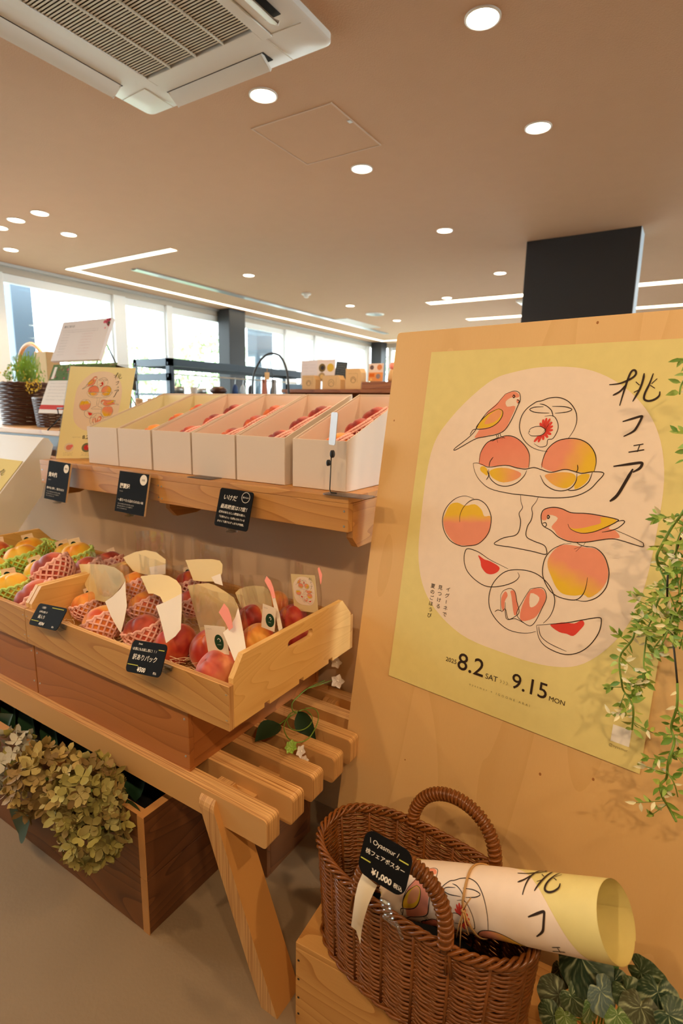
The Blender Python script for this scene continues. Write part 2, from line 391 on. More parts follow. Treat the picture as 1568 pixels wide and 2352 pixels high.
class Print:
    """things printed on one sheet: kept in sheet coordinates (u right, v up), then laid onto the sheet by a mapping"""
    def __init__(s, lift=.0002): s.items = []; s.lift = lift
    def poly(s, pts, col, layer=1, fine=0):
        vs = [tuple(p[:2]) for p in pts]
        tris = [tuple(t) for t in tessellate_polygon([[Vector((p[0], p[1], 0)) for p in vs]])]
        if fine:
            for _ in range(5):
                big = [t for t in tris if max((Vector(vs[t[a]]) - Vector(vs[t[(a + 1) % 3]])).length for a in range(3)) > fine]
                if not big: break
                mid = {}
                def md(a, b):
                    k = (min(a, b), max(a, b))
                    if k not in mid:
                        mid[k] = len(vs); vs.append(((vs[a][0] + vs[b][0]) / 2, (vs[a][1] + vs[b][1]) / 2))
                    return mid[k]
                nt_ = []
                for a, b, c in tris:
                    ab, bc, ca = md(a, b), md(b, c), md(c, a); nt_ += [(a, ab, ca), (ab, b, bc), (ca, bc, c), (ab, bc, ca)]
                tris = nt_
        cols = [col(*p) for p in vs] if callable(col) else [col] * len(vs)
        s.items.append((vs, tris, cols, layer)); return s
    def line(s, pts, w, col, layer=3, smooth=6, closed=False, taper=True):
        p = catmull(pts, smooth, closed) if smooth else list(pts)
        n = len(p); L = []; R = []
        for i in range(n):
            a = Vector(p[i - 1 if (i > 0 or closed) else i]); b = Vector(p[(i + 1) % n if (i < n - 1 or closed) else i])
            t = b - a
            t = t.normalized() if t.length > 1e-9 else Vector((1, 0))
            k = 1 if closed or not taper else min(1, .45 + 3.0 * min(i, n - 1 - i) / max(n, 1))
            nrm = Vector((-t.y, t.x)) * (w / 2 * k)
            L.append(tuple(Vector(p[i]) + nrm)); R.append(tuple(Vector(p[i]) - nrm))
        f = []
        for i in range(n if closed else n - 1):
            j = (i + 1) % n; f += [(i, j, n + j), (i, n + j, n + i)]
        s.items.append((L + R, f, [col] * (2 * n), layer)); return s
    def disc(s, u, v, r, col, layer=1, n=28, ry=None):
        return s.poly([(u + r * math.cos(2 * PI * k / n), v + (ry or r) * math.sin(2 * PI * k / n)) for k in range(n)], col, layer)
    def ring(s, u, v, r, w, col, layer=3, ry=None):
        return s.line([(u + r * math.cos(2 * PI * k / 28), v + (ry or r) * math.sin(2 * PI * k / 28)) for k in range(28)], w, col, layer, 0, True)
    def rect(s, u0, v0, u1, v1, col, layer=1): return s.poly([(u0, v0), (u1, v0), (u1, v1), (u0, v1)], col, layer)
    def text(s, t, u, v, size, col, layer=4, align='l', rot=0, spacing=1.0, shear=0.0, bold=0.0, fit=None):
        vs, fs = glyphs(t, spacing, shear, bold)
        if not vs: return s
        w = max(p[0] for p in vs); k = size
        if fit: k = fit / w if w else size
        sx = k; sy = size if not fit else k
        off = {'l': 0, 'c': -w / 2, 'r': -w}[align]; c, sn = math.cos(rot), math.sin(rot)
        o = [(u + ((x + off) * sx) * c - y * sy * sn, v + ((x + off) * sx) * sn + y * sy * c) for x, y in vs]
        s.items.append((o, fs, [col] * len(o), layer)); return s
    def scribble(s, u0, u1, v, h, col, seed=0, layer=4):
        """small running text too small to read in the photograph"""
        rnd = random.Random(seed); u = u0
        while u < u1:
            w = h * rnd.uniform(.55, .9)
            for _ in range(3):
                a = (u + rnd.uniform(0, w), v + rnd.uniform(0, h)); b = (u + rnd.uniform(0, w), v + rnd.uniform(0, h)); s.line([a, b], h * .16, col, layer, 0)
            u += h * 1.05
        return s
    def scaled(s, su, sv, du=0, dv=0):
        r = Print(s.lift); r.items = [([(u * su + du, v * sv + dv) for u, v in vs], fs, c, l) for vs, fs, c, l in s.items]; return r
    def put(s, g, mp, mat=0, clip=None):
        for vs, fs, cs, l in s.items:
            if clip: fs = [f for f in fs if clip(sum(vs[i][0] for i in f) / len(f), sum(vs[i][1] for i in f) / len(f))]
            if fs: g.add([mp(u, v, l * s.lift) for u, v in vs], fs, mat, list(cs))
        return g
INK = srgb(52, 36, 26); PAPERW = srgb(244, 222, 198); YEL = srgb(232, 214, 140); PINK = srgb(238, 150, 118); GOLD = srgb(236, 190, 50); REDC = srgb(226, 70, 56); WHT = srgb(245, 238, 226)
def mixc(a, b, t): t = max(0, min(1, t)); return tuple(a[i] * (1 - t) + b[i] * t for i in range(4))

# plane of the big leaning board
K = 1.056; PHI, LEAN = -.135, .163
BU = Vector((math.cos(PHI), math.sin(PHI), 0)); _n = Vector((math.sin(PHI), -math.cos(PHI), 0))
BV = math.cos(LEAN) * Vector((0, 0, 1)) - math.sin(LEAN) * _n
BN = BV.cross(BU) if BV.cross(BU).y < 0 else BU.cross(BV)          # towards the viewer's side
BTL = EYEP + (Vector((-.5, 1.157, 1.359)) - EYEP) * K               # top left corner of the poster
PW, PH = .515 * K, .728 * K
def bpt(u, v, h=0): return BTL + BU * u + BV * v + BN * h
def onboard(x, y, h=0):
    d = ray(x, y); o = BTL + BN * h
    return EYEP + d * ((o - EYEP).dot(BN) / d.dot(BN))
def buv(x, y):
    p = onboard(x, y) - BTL; return (p.dot(BU), p.dot(BV))
cA = lambda pts: [buv(880 + x * .4388, 780 + y * .4388) for x, y in pts]
cB = lambda pts: [buv(880 + x * .4388, 1280 + y * .4388) for x, y in pts]

def poster_art(fine=.012, lettering=True):
    P = Print(); L = .0017
    ov = [(.031, -.40), (.034, -.232), (.073, -.15), (.15, -.073), (.21, -.05), (.282, -.042), (.36, -.052), (.429, -.09), (.48, -.15), (.506, -.23), (.510, -.33), (.503, -.45), (.478, -.536), (.425, -.605), (.361, -.630), (.27, -.632), (.168, -.62), (.085, -.57), (.044, -.50)]
    P.poly(catmull(ov, 5, True), PAPERW, 1, fine * 2)
    def fill(pts, c, cv=cA, layer=2): P.poly(catmull(cv(pts), 3, True), c, layer, fine)
    def ln(pts, cv=cA, w=L, layer=3, closed=False): P.line(cv(pts), w, INK, layer, 5, closed)
    def grad(c1, c2, p1, p2, cv=cA):
        a, b = Vector(cv([p1])[0]), Vector(cv([p2])[0]); d = b - a
        return lambda u, v: mixc(c1, c2, ((Vector((u, v)) - a).dot(d)) / d.length_squared + .08 * math.sin(u * 170) * math.cos(v * 140))
    # first bird
    fill([(685, 272), (712, 290), (706, 304), (670, 305), (642, 325), (650, 352), (692, 350), (672, 405), (630, 478), (540, 505), (480, 515), (500, 478), (545, 385), (612, 320), (640, 288)], PINK)
    fill([(490, 465), (510, 430), (550, 390), (600, 363), (627, 375), (615, 420), (570, 455)], GOLD, layer=2.4)
    fill([(530, 440), (560, 395), (600, 368), (622, 380), (600, 420), (560, 440)], mixc(PINK, GOLD, .25), layer=2.7)
    ln([(640, 286), (685, 270), (714, 281), (718, 318), (708, 342), (700, 360), (680, 405), (655, 450), (630, 480), (590, 498), (530, 510), (480, 522), (382, 577), (378, 568), (440, 520), (480, 480), (503, 438), (545, 382), (590, 345), (615, 315), (640, 286)])
    ln([(605, 362), (626, 375), (622, 405), (595, 440), (550, 464), (490, 468), (505, 435), (550, 390), (605, 362)]); ln([(490, 468), (470, 475), (455, 500)])
    ln([(679, 298), (684, 291), (690, 298), (684, 305), (679, 298)], w=.0022); fill([(700, 315), (708, 312), (713, 322), (706, 335), (699, 328)], PINK, layer=2.8); ln([(700, 315), (713, 322), (706, 336)])
    for q in ([(590, 497), (596, 515), (560, 528)], [(596, 515), (600, 540)], [(596, 516), (628, 520)], [(612, 490), (618, 508), (640, 516)], [(600, 494), (604, 512), (570, 534)]): ln(q, w=.0013)
    # fish bowl
    ln([(860, 588), (790, 570), (740, 530), (715, 470), (722, 410), (750, 365), (800, 328), (830, 321), (870, 307), (920, 304), (970, 325), (1005, 370), (1014, 420), (1000, 470), (968, 520)])
    ln([(840, 352), (790, 355), (768, 368), (800, 382), (870, 385)]); ln([(885, 350), (950, 352), (988, 366), (960, 380), (900, 386)]); ln([(820, 337), (850, 345), (880, 370), (890, 405)])
    for q in ((822, 436), (838, 418), (856, 411), (874, 414), (885, 432), (889, 452), (889, 473), (880, 496), (862, 514), (838, 526), (812, 538), (790, 536)):
        P.line(cA([(838 + (q[0] - 838) * .2, 482 + (q[1] - 482) * .2), (838 + (q[0] - 838) * .6, 482 + (q[1] - 482) * .6), q]), .0052, REDC, 2.3, 3)
    fill([(760, 490), (775, 466), (820, 456), (848, 472), (830, 500), (780, 504)], PAPERW, layer=2.6)
    for q in ([(845, 402), (890, 400), (912, 430), (915, 470), (890, 517), (862, 525), (855, 555), (820, 562), (790, 545)], [(760, 492), (775, 465), (820, 455), (850, 475), (830, 500), (780, 505), (760, 490)]): ln(q, w=.0014)
    for k in range(6): ln([(850 - 8 * k, 470 + 9 * k), (880 - 12 * k, 425 + 21 * k)], w=.0009)
    ln([(765, 485), (769, 482)], w=.003)
    # peaches in the dish
    fill([(503, 632), (515, 585), (545, 542), (590, 522), (640, 506), (692, 516), (740, 555), (764, 600), (765, 650), (755, 672), (700, 670), (640, 660), (550, 664), (506, 652)], grad(mixc(PINK, REDC, .25), PINK, (620, 520), (660, 670)))
    ln([(503, 645), (512, 590), (545, 540), (590, 522), (645, 504), (695, 514), (742, 555), (766, 605), (762, 672)]); ln([(577, 615), (560, 640), (555, 668)])
    fill([(830, 665), (835, 630), (860, 577), (905, 537), (960, 522), (1020, 524), (1070, 547), (1104, 590), (1112, 640), (1104, 690), (1060, 698), (1000, 690), (950, 680), (890, 692)], grad(PINK, GOLD, (940, 600), (1070, 640)))
    ln([(830, 672), (836, 630), (860, 575), (905, 535), (960, 519), (1020, 521), (1072, 545), (1106, 590), (1115, 640), (1104, 692)]); ln([(1017, 655), (1019, 678), (1010, 697)])
    fill([(510, 668), (530, 664), (548, 685), (545, 712), (525, 700), (510, 685)], GOLD); fill([(557, 690), (600, 672), (660, 675), (722, 700), (700, 730), (630, 748), (575, 725)], grad(GOLD, PINK, (590, 710), (720, 700)))
    fill([(850, 707), (940, 694), (1000, 705), (1005, 740), (960, 778), (900, 765), (862, 735)], grad(mixc(PINK, GOLD, .4), GOLD, (890, 700), (960, 770))); fill([(1018, 715), (1080, 705), (1060, 750), (1002, 784)], GOLD)
    ln([(553, 680), (560, 725), (600, 760), (650, 767), (700, 750), (737, 715), (752, 685)]); ln([(545, 686), (553, 712), (540, 735)]); ln([(822, 710), (845, 755), (890, 785), (940, 792), (985, 775), (1010, 740), (1015, 700)]); ln([(1095, 695), (1075, 745), (1030, 780), (985, 790), (960, 785)])
    ln([(472, 648), (492, 646), (520, 655), (555, 668), (640, 658), (700, 672), (745, 678), (790, 670), (830, 682), (880, 695), (950, 680), (1000, 690), (1040, 700), (1100, 692), (1155, 700), (1120, 745), (1080, 785), (1020, 815), (950, 827), (850, 827), (750, 815), (660, 805), (560, 780), (505, 735), (480, 690), (472, 648)])
    ln([(720, 815), (722, 850), (730, 880), (712, 910), (720, 950), (712, 1000), (690, 1025), (640, 1035), (605, 1050), (585, 1072), (680, 1088), (780, 1108), (850, 1124), (855, 1100), (840, 1075), (790, 1055), (750, 1030), (755, 980), (775, 945), (782, 910), (778, 880), (800, 850), (812, 825)])
    # peach at the left
    fill([(325, 915), (350, 865), (390, 853), (430, 870), (480, 862), (515, 890), (530, 925), (562, 925), (562, 980), (540, 1035), (490, 1072), (440, 1078), (380, 1068), (330, 1010), (315, 950)], grad(GOLD, PINK, (440, 915), (440, 960)))
    ln([(475, 833), (430, 819), (380, 832), (335, 875), (313, 930), (318, 995), (350, 1050), (400, 1078), (440, 1080), (500, 1068), (550, 1015), (566, 950), (560, 905), (535, 860), (495, 837), (455, 845), (420, 880), (403, 920), (402, 955)])
    # second bird
    fill([(830, 940), (832, 910), (850, 888), (890, 880), (935, 888), (985, 908), (1060, 912), (1140, 922), (1222, 942), (1180, 985), (1215, 1000), (1238, 1035), (1190, 1042), (1060, 1058), (980, 1055), (920, 1030), (897, 1000), (882, 978), (915, 935), (870, 917), (852, 945)], PINK)
    fill([(975, 982), (1000, 1000), (1050, 1012), (1100, 1005), (1170, 980), (1222, 945), (1140, 930), (1140, 960), (1090, 975), (1050, 985), (1000, 990)], GOLD, layer=2.5)
    ln([(1215, 997), (1280, 1025), (1350, 1058), (1362, 1072), (1350, 1083), (1240, 1050), (1190, 1043), (1130, 1050), (1060, 1060), (980, 1058), (920, 1035), (880, 1000), (838, 975), (828, 945), (829, 912), (845, 888), (890, 878), (935, 885), (985, 906), (1060, 910), (1120, 918), (1222, 940), (1224, 952), (1175, 978), (1110, 1004), (1060, 1013), (1020, 1010), (980, 990), (967, 965)])
    ln([(1225, 952), (1255, 947), (1262, 958), (1230, 985), (1190, 1000), (1145, 1008)]); ln([(858, 928), (864, 920), (871, 928), (864, 937), (858, 928)], w=.0022); ln([(834, 962), (850, 958), (855, 972), (845, 980), (834, 968)])
    for q in ([(1010, 1060), (1040, 1078), (1088, 1085)], [(1042, 1078), (1008, 1110)], [(1042, 1080), (1000, 1096)], [(985, 1066), (950, 1070)], [(1060, 1060), (1048, 1078)]): ln(q, w=.0013)
    # large peach, slices and glass ball
    fill([(865, 1145), (900, 1097), (950, 1073), (1060, 1088), (1110, 1095), (1150, 1130), (1174, 1190), (1174, 1250), (1140, 1310), (1080, 1350), (1050, 1335), (1000, 1340), (940, 1330), (905, 1295), (880, 1240), (862, 1190)], grad(PINK, GOLD, (1010, 1190), (960, 1290)))
    ln([(1060, 1084), (1110, 1090), (1155, 1130), (1178, 1190), (1181, 1240), (1165, 1300), (1120, 1348), (1060, 1369), (1005, 1362)]); ln([(950, 1068), (890, 1095), (850, 1140), (835, 1200), (840, 1250), (870, 1310), (920, 1347), (1000, 1363), (1040, 1340), (1060, 1300), (1070, 1245)])
    fill([(498, 1128), (530, 1150), (560, 1160), (608, 1190), (600, 1215), (570, 1228), (540, 1222), (515, 1190), (510, 1160)], REDC)
    ln([(655, 1200), (560, 1152), (500, 1112), (445, 1094), (428, 1115), (425, 1160), (440, 1210), (480, 1255), (530, 1287), (580, 1294), (640, 1285), (690, 1265), (712, 1240), (705, 1218)])
    ln([(838, 345), (872, 310), (894, 260), (896, 205), (862, 137), (800, 85), (720, 65), (640, 75), (580, 130), (555, 200), (560, 270), (600, 335), (660, 380), (740, 397), (800, 388)], cB)
    pk = mixc(PINK, REDC, .2)
    fill([(620, 212), (640, 178), (652, 200), (637, 230), (634, 280), (620, 262)], pk, cB); fill([(667, 177), (690, 182), (706, 270), (686, 303), (672, 205)], pk, cB); fill([(772, 170), (832, 165), (852, 210), (828, 268), (790, 318), (725, 332), (718, 290), (738, 230)], pk, cB); fill([(772, 188), (818, 210), (800, 250), (768, 258)], PAPERW, cB, 2.6)
    ln([(615, 200), (630, 175), (665, 163), (690, 180), (700, 230), (712, 285), (690, 310), (655, 322), (640, 270), (618, 282), (615, 200)], cB, .0013); ln([(770, 165), (835, 160), (855, 210), (830, 270), (790, 345), (755, 354), (700, 300), (730, 230), (770, 165)], cB, .0013); ln([(585, 285), (600, 275), (620, 280)], cB, .0013); ln([(640, 235), (645, 320), (695, 322), (755, 354)], cB, .0013)
    fill([(875, 356), (900, 346), (950, 340), (1000, 346), (1040, 329), (1053, 350), (1030, 380), (995, 411), (960, 400), (920, 390)], REDC, cB)
    ln([(803, 355), (870, 350), (960, 342), (1040, 328), (1125, 315), (1142, 330), (1130, 390), (1090, 450), (1040, 490), (980, 508), (920, 500), (850, 465), (815, 420), (803, 357)], cB); ln([(815, 360), (825, 410), (870, 450), (960, 492)], cB, .0013)
    # brush lettering
    W = .0036
    for q, w in (([(1183, 237), (1240, 230), (1298, 205), (1322, 183), (1320, 164), (1305, 163), (1290, 185), (1272, 235), (1254, 292), (1238, 347)], 1), ([(1272, 237), (1240, 272), (1202, 293)], 1), ([(1322, 222), (1342, 240)], .9), ([(1366, 177), (1360, 212), (1342, 262), (1306, 325)], 1), ([(1312, 277), (1342, 262)], .9), ([(1414, 178), (1394, 232), (1370, 282), (1366, 312), (1388, 322), (1420, 314), (1444, 295), (1448, 272)], 1), ([(1434, 205), (1405, 232)], .9), ([(1398, 240), (1422, 256)], .9),
                 ([(1253, 430), (1300, 416), (1350, 402), (1352, 412), (1330, 455), (1308, 482), (1258, 508)], 1.1), ([(1310, 556), (1362, 547)], 1.1), ([(1342, 554), (1330, 588)], 1), ([(1284, 590), (1366, 577)], 1.3),
                 ([(1205, 664), (1290, 652), (1348, 645), (1354, 656), (1340, 676), (1306, 695)], 1.3), ([(1307, 677), (1270, 742), (1225, 815), (1186, 847)], 1.5)):
        P.line(cA(q), W * w, INK, 4, 5)
    if lettering:
        b = -.696
        P.text('2025', .142, -.688, .0142, INK, fit=.0265); P.text('8.2', .170, b, .0365, INK, fit=.0625, bold=.004); P.text('SAT', .2375, b, .0158, INK, fit=.0275)
        P.text('›››', .270, b + .001, .016, mixc(INK, YEL, .55), spacing=1.2); P.text('9.15', .2935, b, .0365, INK, fit=.0735, bold=.004); P.text('MON', .3715, b, .0158, INK, fit=.031)
        P.text('oyasmur × IGOONE ARAI', .205, -.722, .0062, mixc(INK, YEL, .35), fit=.133, spacing=1.9)
        P.rect(.490, -.729, .521, -.698, WHT, 2); P.text('@oyasmur', .488, -.7385, .0066, mixc(INK, YEL, .3), spacing=1.1)
        for s_, (x0, y0), (x1, y1) in (('イグーネで', (340, 168), (322, 298)), ('見つける', (300, 158), (288, 255)), ('夏のごほうび', (262, 150), (243, 303))):
            a, c = cB([(x0, y0)])[0], cB([(x1, y1)])[0]
            for i, ch in enumerate(s_):
                t = i / (len(s_) - 1)
                if ch == 'ー': P.rect(a[0] + (c[0] - a[0]) * t - .0006, a[1] + (c[1] - a[1]) * t - .004, a[0] + (c[0] - a[0]) * t + .0006, a[1] + (c[1] - a[1]) * t + .004, INK, 4)
                else: P.text(ch, a[0] + (c[0] - a[0]) * t, a[1] + (c[1] - a[1]) * t - .004, .0115, INK, align='c', bold=.006)
    return P
ART = poster_art()
ART_SMALL = poster_art(fine=.05, lettering=False)

# ================================================================== THE ROOM
X0, X1, Y0, Y1 = -5.75, 4.2, -3.0, 10.45
struct('floor', G().box(X0 - .2, X1 + .2, Y0 - .2, Y1 + .2, -.1, 0), M['floor'])
struct('ceiling', G().box(X0 - .2, X1 + .2, Y0 - .2, Y1 + .2, CEIL, CEIL + .12), M['ceil'])
struct('wall_front', G().box(X0, X1, Y0 - .15, Y0, 0, CEIL), M['wallpaint'])
g = G(); g.box(X1, X1 + .15, Y0, 2.5, 0, CEIL); g.box(X1, X1 + .15, 9.5, Y1, 0, CEIL); g.box(X1, X1 + .15, 2.5, 9.5, 0, .5); g.box(X1, X1 + .15, 2.5, 9.5, 2.3, CEIL)
struct('wall_right', g, M['wallpaint'])
g = G(); g.box(X0 - .15, X0, Y0, Y1, 2.44, CEIL); g.box(X0 - .15, X0, Y0, Y1, 0, .12); g.box(X0 - .15, X0, Y0, -1.0, .12, 2.44)
struct('wall_left', g, M['wallpaint'])
g = G(); g.box(X0, X1, Y1, Y1 + .15, 2.44, CEIL); g.box(X0, X1, Y1, Y1 + .15, 0, .12); g.box(-1.0, X1, Y1, Y1 + .15, .12, 2.44)
struct('wall_back', g, M['wallpaint'])
# window wall along the left: wide posts and panes
posts = [(-1.0, -.9), (.85, .95), (2.85, 2.97), (4.17, 4.33), (4.93, 5.02), (6.10, 6.18), (7.34, 7.64), (8.18, 8.42), (10.0, 10.12)]
for i in range(len(posts) - 1):
    y0, y1 = posts[i][1], posts[i + 1][0]
    w = thing('window_%d' % (i + 1), None, None, (X0, (y0 + y1) / 2, .12), kind='structure')
    f = G(); a, b = posts[i + 1]; f.box(X0 - .12, X0 + .02, a, b, .12, 2.44)
    if i == 0: f.box(X0 - .12, X0 + .02, posts[0][0], posts[0][1], .12, 2.44)
    f.box(X0 - .08, X0 - .02, y0, y1, .12, .18); f.box(X0 - .08, X0 - .02, y0, y1, 2.36, 2.44)
    f.box(X0 - .08, X0 - .02, y0, y0 + .02, .18, 2.36); f.box(X0 - .08, X0 - .02, y1 - .02, y1, .18, 2.36)
    build('window_frame', f, M['frame'], w, bevel=.004)
    build('pane', G().box(X0 - .055, X0 - .047, y0 + .02, y1 - .02, .18, 2.36), M['glass'], w, fix=False)
for i, (xa, xb) in enumerate(((-5.4, -4.2), (-4.12, -2.6), (-2.52, -1.08))):
    w = thing('window_%d' % (i + 9), None, None, ((xa + xb) / 2, Y1, .12), kind='structure')
    f = G(); f.box(xa - .08, xa, Y1 - .02, Y1 + .1, .12, 2.44); f.box(xb, xb + .04, Y1 - .02, Y1 + .1, .12, 2.44); f.box(xa, xb, Y1 + .02, Y1 + .08, 2.38, 2.44); f.box(xa, xb, Y1 + .02, Y1 + .08, .12, .18)
    build('window_frame', f, M['frame'], w, bevel=.004)
    build('pane', G().box(xa, xb, Y1 + .045, Y1 + .053, .18, 2.38), M['glass'], w, fix=False)
w = thing('window_12', None, None, (X1, 6, .5), kind='structure')
f = G()
for a in (2.5, 4.8, 7.15, 9.44): f.box(X1, X1 + .1, a, a + .06, .5, 2.3)
build('window_frame', f, M['frame'], w); build('pane', G().box(X1 + .05, X1 + .058, 2.56, 9.44, .5, 2.3), M['glass'], w, fix=False)
struct('trim_1', G().box(X0, X0 + .06, Y0, Y1, 2.495, CEIL), M['alu'])                         # curtain rail under the ceiling
g = G()
for a in range(3): g.box(-4.80 + a * .02, -4.787 + a * .02, 3.73, 9.0, 2.508, CEIL)
g.box(-4.815, -4.80, 3.72, 9.01, 2.506, CEIL); g.box(-4.745, -4.73, 3.72, 9.01, 2.506, CEIL)
solo('linear_air_slot', g, M['alu'], 'long thin aluminium air slot in the ceiling beside the glowing strip', 'vent')
for nm, (xa, xb, ya, yb), lab in (('a', (-5.82 + .1, -5.5, 5.80, 6.12), 'dark square window pillar beside the black shelving rack'), ('b', (-5.7, -5.46, 10.1, 10.34), 'dark square pillar in the far window corner')):
    solo('window_pillar', G().box(xa, xb, ya, yb, 0, CEIL), M['pillar'], lab, 'pillar', bevel=.006)
solo('ceiling_pillar', G().box(-1.25, -.46, 4.63, 4.85, 0, CEIL), M['pillar'], 'wide flat black pillar rising behind the large board', 'pillar', bevel=.004, org=(-.855, 4.74, 0))
build('side_face', G().box(-.4598, -.456, 4.632, 4.848, .01, CEIL - .001), plain('pale_blue_paint', srgb(190, 204, 216), .5), bpy.data.objects['ceiling_pillar'])  # pale blue put on the black pillar's side for the daylight falling there

# ------------------------------------------------------------------ ceiling lamps
def downlight(x, y, label, r=.052, lamp=LAMP, tilt=0, az=0):
    t = thing('downlight', label, 'ceiling light', (x, y, CEIL), 'recessed ceiling downlights')
    g = G(); n = 28; prof = [(r * 1.16, 0), (r * 1.16, -.004), (r * 1.04, -.006), (r, -.004), (r, 0)]
    g.lathe(prof, n, (x, y, CEIL)); build('trim_ring', g, M['whitep'], t, smooth=40)
    build('lens', G().lathe([(r, -.001), (r * .98, -.003)], n, (x, y, CEIL)), M['lens'], t)
    l = bpy.data.lights.new('bulb', 'SPOT'); l.energy = lamp; l.color = LAMP_COL; l.spot_size = math.radians(118); l.spot_blend = .85; l.shadow_soft_size = .04
    lo = bpy.data.objects.new('bulb', l); COL.objects.link(lo); lo.parent = t; lo.location = (0, 0, -.012); lo.rotation_euler = Euler((math.radians(tilt), 0, math.radians(az)))
    return t
DL = [(-.747, 2.02, 'largest downlight at the top of the picture right of the air conditioner'), (-1.687, 2.009, 'downlight just below the corner of the air conditioner'), (-.759, 2.858, 'downlight right of the ceiling hatch, second in its row'),
      (-1.692, 2.843, 'downlight at the lower corner of the ceiling hatch'), (-1.70, 4.065, 'downlight left of the wide black pillar, nearest of three there'), (-4.0, 2.362, 'rightmost of the three close downlights at the left edge'), (-4.304, 2.36, 'middle of the three close downlights at the left edge'),
      (-4.6, 2.392, 'leftmost downlight, cut by the left edge of the picture'), (-4.288, 2.753, 'downlight between the close three and the corner of the glowing strip'), (-5.161, 2.763, 'downlight nearest the first window at the left edge'), (-3.957, 4.464, 'downlight above the black shelving rack'),
      (-1.725, 5.533, 'downlight nearest the left edge of the wide black pillar'), (-2.627, 6.449, 'downlight touching the glowing strip left of the black pillar'), (-3.926, 6.379, 'downlight behind the smoke detector'), (-3.939, 7.749, 'far downlight beside the top left corner of the board')]
for x, y, lab in DL: downlight(x, y, lab)
# added unseen lamps continuing the rows; the tilted ones brighten board and boxes
for x, y, k, tl, az in ((-1.69, -.62, 1.0, 36, 0), (-.75, -.62, 1.0, 36, 0), (.19, -.62, .75, 36, 0), (1.13, -.62, 1.9, 36, 25), (.19, 2.02, 1, 0, 0), (1.13, 2.02, 1, 0, 0), (1.13, .7, 1.5, 12, 60), (-2.9, -.62, 1.2, 38, -10)):
    downlight(x, y, 'adjustable downlight behind the viewer, outside the picture', lamp=LAMP * k, tilt=tl, az=az)
def strip(pts, label, w=.05):
    t = thing('light_strip', label, 'strip light', (pts[0][0], pts[0][1], CEIL))
    g = G(); gg = G()
    for (xa, ya), (xb, yb) in zip(pts[:-1], pts[1:]):
        x0, x1, y0, y1 = min(xa, xb) - w, max(xa, xb) + w, min(ya, yb) - w, max(ya, yb) + w
        g.box(x0 + .008, x1 - .008, y0 + .008, y1 - .008, CEIL - .004, CEIL - .001)
        if x1 - x0 > y1 - y0:
            gg.box(x0, x1, y0, y0 + .008, CEIL - .006, CEIL); gg.box(x0, x1, y1 - .008, y1, CEIL - .006, CEIL)
        else:
            gg.box(x0, x0 + .008, y0, y1, CEIL - .006, CEIL); gg.box(x1 - .008, x1, y0, y1, CEIL - .006, CEIL)
    build('diffuser', g, M['strip'], t); build('channel', gg, M['whitep'], t)
strip([(-3.93, 3.44), (-5.36, 3.44), (-5.36, 9.95), (-4.0, 9.95)], 'long L shaped glowing ceiling strip running along the windows', .045)
strip([(-2.93, 6.62), (.3, 6.72)], 'short glowing ceiling strip left of the black pillar, upper one', .04)
strip([(-2.93, 8.05), (.3, 8.15)], 'short glowing ceiling strip left of the black pillar, lower one', .04)

# ------------------------------------------------------------------ ceiling fittings
# air conditioner
ax0, ax1, ay0, ay1 = -2.20, -1.225, .875, 1.85; zc = CEIL
ac = thing('ceiling_air_conditioner', 'white four way cassette air conditioner in the ceiling', 'air conditioner', ((ax0 + ax1) / 2, (ay0 + ay1) / 2, zc))
cx, cy = (ax0 + ax1) / 2, (ay0 + ay1) / 2
def rring(x0, x1, y0, y1, r, z, n=5):
    out = []
    for (px_, py_, a0) in ((x1 - r, y1 - r, 0), (x0 + r, y1 - r, PI / 2), (x0 + r, y0 + r, PI), (x1 - r, y0 + r, 1.5 * PI)):
        for k in range(n + 1):
            a = a0 + PI / 2 * k / n; out.append(Vector((px_ + r * math.cos(a), py_ + r * math.sin(a), z)))
    return out
g = G(); gx0, gx1, gy0, gy1 = -2.003, -1.372, 1.05, 1.685
rings = [rring(ax0, ax1, ay0, ay1, .035, zc), rring(ax0, ax1, ay0, ay1, .035, zc - .022), rring(ax0 + .012, ax1 - .012, ay0 + .012, ay1 - .012, .03, zc - .030), rring(ax0 + .09, ax1 - .09, ay0 + .09, ay1 - .09, .03, zc - .036), rring(gx0 - .004, gx1 + .004, gy0 - .004, gy1 + .004, .012, zc - .036), rring(gx0 - .004, gx1 + .004, gy0 - .004, gy1 + .004, .012, zc - .024)]
n = len(rings[0]); vs = [p for r in rings for p in r]; fs = [(i * n + k, i * n + (k + 1) % n, (i + 1) * n + (k + 1) % n, (i + 1) * n + k) for i in range(len(rings) - 1) for k in range(n)]
g.add(vs, fs); build('panel', g, M['whitep'], ac, smooth=35)
# grille frame with louvres
g = G(); zg = zc - .038
iy0, iy1, ix0, ix1 = 1.095, 1.632, -1.957, -1.414
for b in ((gx0, ix0, gy0, gy1), (ix1, gx1, gy0, gy1), (ix0, ix1, gy0, iy0), (ix0, ix1, iy1, gy1)): g.box(*b, zg - .002, zg + .012)
build('grille_frame', g, M['whitep'], ac, bevel=.002)
g = G(); k = 0; y = iy0 + .004
while y < iy1 - .004: g.obox(Matrix.Translation(((ix0 + ix1) / 2, y, zg + .004)) @ Matrix.Rotation(math.radians(16), 4, 'X'), ix1 - ix0, .0088, .0016); y += .0118
for k in (1, 2, 3): x = ix0 + (ix1 - ix0) * k / 4; g.box(x - .0022, x + .0022, iy0, iy1, zg - .003, zg + .006)
build('louvre_grille', g, M['grille'], ac); build('grille_back', G().box(ix0, ix1, iy0, iy1, zg + .0125, zg + .0135), M['dark'], ac)
